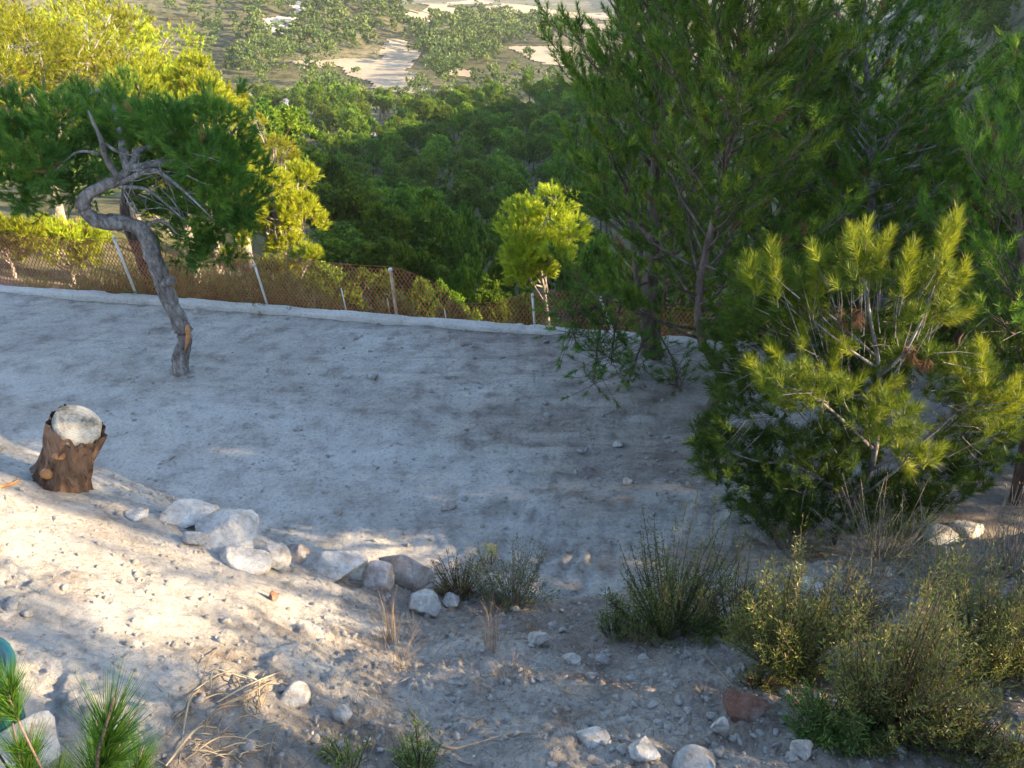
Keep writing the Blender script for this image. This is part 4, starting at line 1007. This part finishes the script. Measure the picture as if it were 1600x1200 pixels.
rock(1171, 1105, 68, 42, 'reddish wedge shaped stone lying on the gravel beside the shrubs', seed=15, m='rock_red', cuts=13, depth=.6, tilt=(0, -.15))
rock(840, 1000, 34, 26, 'round pale stone under the reddish dry shrub', seed=16, sub=3)
rock(893, 1032, 28, 16, 'flat pale stone below the reddish dry shrub', seed=17, sub=3)
rock(427, 932, 14, 18, 'small orange tan stone on the sunlit bank', seed=18, sub=3, m='rock_red')
rock(925, 1155, 50, 26, 'broad flat pale stone at the bottom of the gravel', seed=19, sub=3, cuts=12)
rock(1005, 1172, 44, 28, 'pale stone near the bottom edge of the gravel', seed=20, sub=3, cuts=12)
rock(1090, 1196, 66, 34, 'large pale stone cut off by the bottom edge', seed=21, sub=3, cuts=12)
rock(1256, 1172, 30, 36, 'grey upright stone beside the lowest shrub', seed=22, sub=3, cuts=10)
rock(1124, 1135, 26, 32, 'small two lobed pale stone below the red wedge stone', seed=23, sub=3)
rock(1265, 918, 40, 20, 'pale stone hidden under the middle shrub', seed=24, sub=3)
rock(1460, 843, 60, 22, 'pale flat stone lit by sun behind the shrubs on the right', seed=25, sub=3)
rock(1510, 826, 44, 20, 'pale stone beside the flat sunlit stone on the right', seed=26, sub=3)
rock(966, 694, 18, 11, 'small pale stone alone on the terrace left of the crooked pine', seed=27, sub=2)
rock(980, 752, 16, 12, 'small pale stone on the terrace near the earth mound', seed=28, sub=2)
rock(702, 788, 24, 18, 'dark pebble clump in the small pit on the terrace', seed=29, sub=3, m='rock_brown')
rock(530, 800, 18, 14, 'small grey clod on the terrace above the boulder row', seed=30, sub=2, m='gravel')
# loose stones
rng = np.random.default_rng(121)
tmpl = []
for k in range(6):
    V, Fc = rock_geo(rng, 2, 1, rng.uniform(.7, .95), rng.uniform(.55, .75), 8, .12, k); tmpl.append(mesh('stone', V, Fc, None, [M['gravel']], True))
def scatter_px(cnt, box, smin, smax, name, label, cat, group, mats=None):
    c = 0
    while c < cnt:
        px_, py_ = rng.uniform(box[0], box[2]), rng.uniform(box[1], box[3])
        p = hit(px_, py_); d = np.linalg.norm(p-CAM); r = .5*rng.uniform(smin, smax)**1.0*d/F
        o = obj(name, tmpl[int(rng.integers(6))]); o.location = p+np.array([0, 0, r*.12]); o.scale = (r, r*rng.uniform(.7, 1), r*rng.uniform(.6, .9)); o.rotation_euler = (rng.normal(0, .3), rng.normal(0, .3), rng.random()*6.28)
        tag(o, label, cat, group); c += 1
scatter_px(130, (780, 1010, 1330, 1198), 6, 20, 'stone', 'loose pale stone on the gravelly bank below the shrubs', 'stone', 'loose stones on the gravelly bank')
scatter_px(36, (480, 960, 840, 1190), 9, 18, 'stone', 'loose pale stone among the litter in the middle of the bank', 'stone', 'loose stones among the litter')
scatter_px(40, (860, 640, 1120, 860), 7, 14, 'stone', 'loose small stone on the terrace near the crooked pine', 'stone', 'loose stones on the right of the terrace')
scatter_px(24, (480, 500, 900, 560), 7, 14, 'stone', 'loose small stone on the rough earth below the low wall', 'stone', 'loose stones below the low wall')
scatter_px(30, (150, 600, 860, 850), 6, 12, 'stone', 'loose small stone on the open terrace', 'stone', 'loose stones on the open terrace')
scatter_px(16, (1300, 1040, 1600, 1195), 10, 24, 'stone', 'loose grey stone in the lower right corner under the shrubs', 'stone', 'loose stones in the lower right corner')
scatter_px(26, (80, 860, 520, 1060), 7, 14, 'stone', 'loose clod of earth on the sunlit bank', 'stone', 'clods on the sunlit bank')
# gravel
g = Geo(); gv = []
for k in range(5): gv.append(rock_geo(rng, 1, 1, .8, .65, 5, .15, k))
cnt = 0
K = 21000
gx = rng.uniform(-5.5, 5.5, K*2); gy = rng.uniform(1.3, 13, K*2)
dE = edge_y(gx)-gy
keep = (rng.random(len(gx)) < np.where(dE > 0, .95, .10)) & (kerb_s(gx, gy) < -.1) & (np.abs(gx) < gy*.85+.5)
keep &= ~((dE > 0) & (gx < -1.1) & (rng.random(len(gx)) < .5))
# finer close to the camera
gx, gy = gx[keep], gy[keep]; gz = H(gx, gy, True)
rad = np.exp(rng.normal(math.log(.0085), .55, len(gx)))*np.where(edge_y(gx) > gy, 1., 1.25)
for k in range(5):
    m_ = np.nonzero(np.arange(len(gx)) % 5 == k)[0]; V, Fc = gv[k]
    a = rng.random(len(m_))*6.28; ca, sa = np.cos(a)[:, None], np.sin(a)[:, None]; r = rad[m_][:, None]
    W = np.stack([gx[m_][:, None]+r*(V[None, :, 0]*ca-V[None, :, 1]*sa), gy[m_][:, None]+r*(V[None, :, 0]*sa+V[None, :, 1]*ca), gz[m_][:, None]+r*(.2+V[None, :, 2])], -1)
    Fa = Fc[None]+(np.arange(len(m_))*len(V))[:, None, None]
    g.add(W.reshape(-1, 3), Fa.reshape(-1, 3))
o = gobj('gravel', g, M['gravel']); tag(o, 'fine gravel strewn over the bank and terrace', kind='stuff')

# ------------------------------------------------------------------ shrubs
def shrub(px, py, wpx, hpx, label, leaf='shrub', seed=0, stems=70, leaves=46, ll=.030, lw=.0055, up=.8, tmean=.5, dead=.03, name='shrub', cat='shrub', group=None, depth=.8, bare_tip=.0, tvar=.15, lean=(0, 0), start=.3):
    rng = np.random.default_rng(seed+400); stems = int(stems*1.25); leaves = int(leaves*1.25); hpx *= 1.08; wpx *= 1.1
    b = hit(px, py); d = np.linalg.norm(b-CAM); Wd = .5*wpx*d/F; Hh = hpx*d/F/ (CP*.98)
    wood, lf = Geo(), Geo(); PP, DD, TN = [], [], []
    for k in range(stems):
        a = rng.random()*6.283; r = math.sqrt(rng.random())
        tip = np.array([math.cos(a)*Wd*r+lean[0], math.sin(a)*Wd*depth*r+lean[1], Hh*(1-.45*r*r)*rng.uniform(.40, 1.12)*(.8+.35*math.sin(a*3+seed))])
        s0 = np.array([math.cos(a)*Wd*.25*r, math.sin(a)*Wd*.25*r, -.03])
        mid = s0*.5+tip*.5+np.array([math.cos(a), math.sin(a), 0])*Wd*r*.18*(1-up)+rng.normal(0, .03*Hh, 3)
        path = spline([s0, mid, tip], 9)
        tube(wood, path, interp_r(.0045, .0014, 9), 3, .5, False)
        u = rng.uniform(start, 1, leaves); i = np.clip((u*8).astype(int), 0, 7); f = (u*8-i)[:, None]
        p = path[i]*(1-f)+path[i+1]*f; td = unit(path[i+1]-path[i])
        sd = rand_dirs(rng, leaves)
        br = rng.random(leaves) < .6
        p = p+np.where(br[:, None], sd*rng.uniform(0, .05, (leaves, 1))*np.array([1, 1, .5]), 0)
        PP.append(p); DD.append(unit(td*.9+sd*.9)); tt_ = np.clip(tmean+rng.normal(0, tvar)+(.25*(u-.6)), .12, 1); tt_ = np.where(rng.random(leaves) < dead, 0., tt_); TN.append(tt_)
        if rng.random() < bare_tip:
            e = tip+unit(tip-mid)*rng.uniform(.03, .10); tube(wood, [tip, e], [.0015, .0012], 3, .5, False)
    PP, DD, TN = np.concatenate(PP), np.concatenate(DD), np.concatenate(TN)
    K = len(PP); sv = unit(np.cross(DD, rand_dirs(rng, K)))*lw/2; L = ll*rng.uniform(.6, 1.2, K)[:, None]
    V = np.stack([PP, PP+DD*L*.5+sv, PP+DD*L, PP+DD*L*.5-sv], 1).reshape(-1, 3)
    ix = np.arange(K)[:, None]*4; Fc = np.vstack([ix+np.array([0, 1, 2]), ix+np.array([0, 2, 3])])
    lf.add(V, Fc, np.repeat(TN, 4))
    o = empty(name, b, label, cat, group); gobj('stem', wood, M['bark_dark'] if bare_tip < .5 else M['twig'], o); gobj('foliage', lf, M[leaf], o)
    return o
shrub(1050, 985, 190, 170, 'upright green rosemary bush with two sunlit sprigs', 'rosemary', 1, 110, 90, .024, .006, tmean=.5, start=.15)
shrub(1150, 985, 150, 130, 'dark thin stemmed bush between the rosemary and the yellowish shrub', 'shrub', 2, 70, 44, tmean=.35)
shrub(1225, 1035, 170, 170, 'rounded yellowish green shrub in the middle of the shrub row', 'shrub', 3, 130, 70, tmean=.62, dead=.06)
shrub(1320, 985, 120, 130, 'greyish twiggy shrub with dry stems under the young pine', 'shrub', 4, 70, 34, tmean=.5, dead=.25, bare_tip=.6)
shrub(1390, 1135, 200, 200, 'large pale green shrub at the front of the shrub row', 'shrub', 5, 150, 64, tmean=.55, dead=.05)
shrub(1300, 1150, 130, 70, 'low dark green shrub at the foot of the large front shrub', 'rosemary', 6, 80, 44, tmean=.4)
shrub(1545, 1040, 180, 150, 'dense dark olive shrub beside the right edge', 'shrub', 7, 150, 60, tmean=.42)
shrub(1480, 930, 160, 110, 'sparse twiggy bush behind the dark olive shrub', 'shrub', 8, 80, 26, tmean=.4, dead=.2, bare_tip=.5)
shrub(1590, 900, 120, 170, 'tangle of bare thin branches at the right edge', 'shrub', 9, 60, 6, tmean=.3, dead=.5, bare_tip=1., up=.2)
shrub(1440, 1060, 120, 130, 'thin pale shrub with nodding sprigs beside the large front shrub', 'shrub', 10, 44, 40, tmean=.6)
shrub(800, 945, 140, 95, 'dry shrub with reddish seed heads beyond the boulder row', 'rosemary', 11, 70, 36, tmean=.36, dead=.28, bare_tip=.7)
shrub(765, 880, 20, 105, 'single thin green sprig standing above the dry shrub', 'rosemary', 12, 4, 40, tmean=.5)
shrub(720, 925, 90, 60, 'low grey dry bush beside the end of the boulder row', 'shrub', 13, 60, 26, tmean=.3, dead=.5)
shrub(545, 1200, 90, 55, 'small green sprouts at the bottom edge right of the straw heap', 'rosemary', 14, 14, 30, tmean=.6)
shrub(655, 1200, 70, 70, 'thin grey green weed at the bottom edge', 'rosemary', 15, 24, 26, tmean=.35)
shrub(960, 990, 70, 60, 'small dark weed in the hollow beside the rosemary', 'rosemary', 16, 30, 26, tmean=.35, dead=.2)
shrub(1185, 1075, 60, 40, 'tiny yellow weed above the red wedge stone', 'shrub', 17, 30, 26, tmean=.7, dead=.2)
shrub(1500, 1180, 150, 70, 'low grey weeds in the lower right corner', 'rosemary', 18, 60, 30, tmean=.4, dead=.2)
shrub(1580, 1195, 90, 60, 'yellow green sprouts at the lower right corner', 'shrub', 19, 30, 30, tmean=.75)
shrub(1230, 850, 160, 90, 'dark tangled undergrowth at the foot of the young pine', 'shrub', 20, 70, 30, tmean=.32, dead=.2, bare_tip=.5)
shrub(1380, 870, 200, 90, 'dark low branches and weeds behind the shrub row', 'shrub', 21, 80, 30, tmean=.32, dead=.2, bare_tip=.5)
shrub(345, 462, 80, 40, 'low golden bush behind the low wall', 'shrub', 22, 60, 40, .05, .014, tmean=.7)
shrub(430, 478, 60, 26, 'tuft of golden bush behind the slim fence post', 'shrub', 23, 50, 40, .05, .014, tmean=.85)
for (px_, y_, w_, h_, lab, sd_) in [(360, 13.4, 110, 48, 'round golden green bush just outside the fence', 24), (700, 14.2, 190, 60, 'spreading grey green bush behind the sagging mesh', 25), (520, 13.6, 160, 30, 'straw coloured weeds behind the rusty mesh', 26), (800, 14.0, 120, 40, 'dull bush behind the mesh below the golden pine', 27), (1000, 13.2, 160, 40, 'dark bush behind the leaning right post', 28)]:
    b = at_y(px_, 480, y_); q_ = project(np.array([b[0], y_, float(H(b[0], y_))]))
    o = shrub(1225, 1035, w_*.33, h_*.9, lab, 'shrub', sd_, 110, 44, .06, .018, tmean=.5 if sd_ != 26 else .75, dead=.05 if sd_ != 26 else .5)
    o.location = (b[0], y_, float(H(b[0], y_))+.05); o.scale = (2.6, 2.6, 2.6)

# golden weeds along the outer side of the fence at left
rng = np.random.default_rng(151)
for k in range(22):
    x_ = rng.uniform(-8.6, -3.3); s_ = rng.uniform(.35, 1.6); p_ = KA+KD*((x_-KA[0])/KD[0])+KN*s_
    o = copy_tree([o_ for o_ in COL.objects if o_.get('label') in ('tuft of golden bush behind the slim fence post', 'low golden bush behind the low wall')][k % 2], (p_[0], p_[1], float(H(p_[0], p_[1]))), rng.random()*6.28, rng.uniform(.6, 1.1), 'golden weed growing along the outer foot of the fence'); o['group'] = 'golden weeds outside the fence'
# bushes down the slope outside the fence
rng = np.random.default_rng(141)
BU = [o for o in COL.objects if o.get('category') == 'shrub' and o.scale[0] > 2 and 'straw' not in o['label']]
for k in range(34):
    x_ = rng.uniform(-9, 3.5); s_ = rng.uniform(.9, 13); p_ = KA+KD*((x_-KA[0])/KD[0])+KN*s_
    sc_ = rng.uniform(1.6, 3.2)
    o = copy_tree(BU[int(rng.integers(len(BU)))], (p_[0], p_[1], float(H(p_[0], p_[1]))), rng.random()*6.28, sc_, 'dull olive bush growing on the steep slope below the fence'); o['group'] = 'bushes on the slope below the fence'
# dry grass tufts
def tuft(px, py, wpx, hpx, label, seed, blades=40, t=.6, group=None):
    rng = np.random.default_rng(seed+600); b = hit(px, py); d = np.linalg.norm(b-CAM); Wd = .5*wpx*d/F; Hh = hpx*d/F/CP; g = Geo()
    for k in range(blades):
        a = rng.random()*6.283; r = math.sqrt(rng.random())*Wd; h = Hh*rng.uniform(.35, 1.)
        p0 = np.array([math.cos(a)*r*.4, math.sin(a)*r*.4, -.01]); p2 = np.array([math.cos(a)*r, math.sin(a)*r, h]); p1 = .5*(p0+p2)+np.array([-math.cos(a)*r*.2, -math.sin(a)*r*.2, h*.12])+rng.normal(0, .01, 3)
        P = spline([p0, p1, p2], 7); sv = unit(np.cross(P[-1]-P[0], rand_dirs(rng, 1)[0]))*.0016
        wv = np.linspace(1, .15, 7)[:, None]; V = np.stack([P-sv*wv, P+sv*wv], 1).reshape(-1, 3)
        q = np.array([[2*i, 2*i+1, 2*i+3, 2*i+2] for i in range(6)]); g.add(V, np.vstack([q[:, :3], q[:, [0, 2, 3]]]), np.clip(t+rng.normal(0, .2), .1, 1))
    o = gobj('grass_tuft', g, M['straw'], loc=b); return tag(o, label, 'grass', group)
tuft(612, 1000, 70, 85, 'tall dry grass tuft below the white end stones', 1, 50)
tuft(645, 985, 40, 60, 'thin dry stalks in front of the rounded white stone', 2, 18)
tuft(770, 1010, 60, 80, 'dry grass tuft below the dry reddish shrub', 3, 45)
tuft(830, 985, 50, 40, 'short dry grass beside the round pale stone', 4, 30)
tuft(1000, 1010, 60, 50, 'withered grass at the foot of the rosemary', 5, 30)
tuft(620, 1040, 130, 40, 'low matted dry grass in the middle of the bank', 6, 80, .5)
tuft(800, 1060, 110, 36, 'low grey dead grass above the gravel', 7, 60, .45)
tuft(300, 470, 60, 24, 'pale dry grass behind the low wall near the twisting trunk', 8, 40, .8)
tuft(110, 470, 90, 16, 'short weeds on top of the low wall at left', 9, 40, .5)

# heap of dry straw leaves
rng = np.random.default_rng(131)
hb = hit(350, 1120)
heap = empty('straw_heap', hb, 'heap of long dry straw coloured leaves in the lower left', 'straw heap')
def strip(pix, wd, t, lift=.03):
    P = []
    for i, (a, b) in enumerate(pix):
        p = hit(a, b); P.append(p+np.array([0, 0, lift*(.4+math.sin(math.pi*i/(len(pix)-1)))])-hb)
    P = spline(P, 12); T = unit(np.gradient(P, axis=0)); sv = unit(np.cross(T, np.array([0, 0, 1])+rng.normal(0, .25, 3)))*wd/2
    prof = np.interp(np.linspace(0, 1, 12), [0, .15, .8, 1], [.7, 1, .8, .15])[:, None]; up = unit(np.cross(sv, T))*.0018
    V = np.stack([P-sv*prof, P+up*1.5, P+sv*prof, P-up], 1).reshape(-1, 3)
    q = []
    for i in range(11):
        for k in range(4): q.append([4*i+k, 4*i+(k+1) % 4, 4*i+4+(k+1) % 4, 4*i+4+k])
    q = np.array(q); g = Geo(); g.add(V, np.vstack([q[:, :3], q[:, [0, 2, 3]]]), t)
    gobj('leaf', g, M['straw'], heap, False)
for pix, wd, t in [([(327, 1053), (345, 1056), (385, 1062)], .012, .8), ([(300, 1085), (350, 1060), (395, 1068), (410, 1070)], .011, .85), ([(340, 1100), (390, 1080), (445, 1050)], .016, .9), ([(335, 1110), (395, 1090), (440, 1060)], .013, .8),
      ([(345, 1105), (380, 1100), (420, 1070)], .011, .7), ([(312, 1080), (298, 1110), (280, 1200)], .013, .95), ([(260, 1200), (310, 1150), (340, 1140)], .012, .8), ([(290, 1190), (350, 1162), (420, 1165)], .011, .75),
      ([(320, 1130), (350, 1115), (385, 1105)], .010, .6), ([(380, 1110), (400, 1130), (430, 1130)], .009, .5), ([(436, 1140), (428, 1170), (418, 1200)], .006, .8), ([(400, 1145), (430, 1142), (445, 1138)], .012, .4), ([(270, 1125), (300, 1095), (330, 1085)], .010, .6), ([(330, 1080), (335, 1060), (360, 1056)], .009, .6), ([(255, 1160), (290, 1130), (300, 1120)], .008, .4), ([(345, 1150), (380, 1130), (400, 1125)], .008, .4), ([(300, 1175), (330, 1185), (360, 1190)], .008, .5)]:
    strip(pix, wd, t)
for k in range(34):
    a = np.array([rng.uniform(270, 430), rng.uniform(1060, 1195)]); e = a+np.array([rng.normal(25, 30), rng.normal(-12, 18)])
    strip([a, .5*(a+e)+rng.normal(0, 6, 2), e], rng.uniform(.004, .009), rng.uniform(.3, .8), .02)
# single dry blades and sticks
def stick(pix, r, label, m='twig', name='stick', lift=.012):
    P = [hit(a, b) for a, b in pix]; b = P[0]; g = Geo(); S = spline([p-b+np.array([0, 0, lift]) for p in P], 12)
    tube(g, S, interp_r(r, r*.5, 12), 6, .6); return tag(gobj(name, g, M[m], None, True, b), label, 'stick')
stick([(640, 1110), (690, 1168), (740, 1165), (800, 1148), (855, 1150)], .006, 'long bent dry reed lying at the bottom of the gravel', 'straw', 'dry_reed')
stick([(1070, 990), (1110, 1035), (1145, 1075)], .005, 'straight dry stalk leaning out of the rosemary bush', 'straw', 'dry_stalk')
stick([(590, 1045), (600, 1070), (607, 1076), (645, 1058)], .004, 'hooked pale twig below the dry grass tuft')
stick([(585, 1040), (620, 1045), (655, 1052)], .004, 'pale twig beside the hooked twig')
stick([(855, 1060), (905, 1095), (990, 1140)], .003, 'thin long grass stalk lying across the gravel', 'straw', 'dry_stalk')
stick([(570, 910), (540, 908), (515, 910)], .004, 'thin pale twig under the long flat topped boulder')
stick([(700, 1185), (745, 1200)], .006, 'short grey stick at the bottom edge')
stick([(0, 763), (20, 758), (30, 752)], .012, 'short orange brown stick beside the stump', 'resin')
# litter
g = Geo(); K = 15000
lx = rng.uniform(-3.2, 4.2, K*2); ly = rng.uniform(1.3, 6.6, K*2); dE = edge_y(lx)-ly
pr = np.clip(soil_tone(lx, ly)*1.4+.05, 0, 1)*(dE > -.2)
kk = rng.random(len(lx)) < pr; lx, ly = lx[kk], ly[kk]; lz = H(lx, ly, True)+.004
a = rng.random(len(lx))*6.28; L = rng.uniform(.015, .075, len(lx)); el = rng.normal(.1, .25, len(lx))
D = np.stack([np.cos(a)*np.cos(el), np.sin(a)*np.cos(el), np.abs(np.sin(el))], -1); c = np.stack([lx, ly, lz], -1)
sv = unit(np.cross(D, np.array([0, 0, 1])+rng.normal(0, .3, D.shape)))*.0013
V = np.stack([c-sv, c+sv, c+D*L[:, None]+sv*.6, c+D*L[:, None]-sv*.6], 1).reshape(-1, 3); ix = np.arange(len(lx))[:, None]*4
g.add(V, np.vstack([ix+np.array([0, 1, 2]), ix+np.array([0, 2, 3])]), np.repeat(np.clip(rng.normal(.35, .3, len(lx)), 0, 1), 4))
o = gobj('dry_litter', g, M['straw']); tag(o, 'dry needles and twig litter over the bank', kind='stuff')

# ------------------------------------------------------------------ teal plastic tub and pale block at the left edge
tb = hit(10, 1190); 
g = Geo(); c0 = at_y(-72, 1115, tb[1]+.1)-tb
sid = 28; a = np.arange(sid)*2*math.pi/sid
prof = [(.0, -.25), (.17, -.25), (.19, -.05), (.205, .12), (.225, .13), (.225, .15), (.20, .15), (.185, .0), (.0, -.02)]
V = np.array([[c0+np.array([r*math.cos(t), r*math.sin(t), z]) for t in a] for r, z in prof]).reshape(-1, 3)
i = np.arange(len(prof)-1)[:, None]*sid; j = np.arange(sid)[None]; k = (j+1) % sid
q = np.stack([i+j, i+k, i+sid+k, i+sid+j], -1).reshape(-1, 4)
g.add(V, np.vstack([q[:, :3], q[:, [0, 2, 3]]]))
tag(gobj('plastic_tub', g, M['teal'], None, True, tb), 'teal plastic tub cut off by the left edge behind the pine sapling', 'tub')
rock(25, 1180, 110, 60, 'pale block of stone under the teal tub in the lower left corner', seed=40, sub=3, cuts=14)

# ------------------------------------------------------------------ air
g = Geo(); x0, x1, y0, y1, z0, z1 = -9300, 9300, -9300, 9300, -220, 60
V = [(x, y, z) for z in (z0, z1) for y in (y0, y1) for x in (x0, x1)]
q = np.array([[0, 2, 3, 1], [4, 5, 7, 6], [0, 1, 5, 4], [2, 6, 7, 3], [0, 4, 6, 2], [1, 3, 7, 5]])
hm = bpy.data.materials.new('haze'); hm.use_nodes = True; hn = hm.node_tree; hn.nodes.clear()
pv = hn.nodes.new('ShaderNodeVolumePrincipled'); pv.inputs['Color'].default_value = (.95, .93, .9, 1); pv.inputs['Density'].default_value = .00017; pv.inputs['Anisotropy'].default_value = .2
ho = hn.nodes.new('ShaderNodeOutputMaterial'); hn.links.new(pv.outputs[0], ho.inputs['Volume'])
hz = obj('haze', mesh('haze', np.array(V, float), q, None, [hm])); tag(hz, None, kind='stuff')
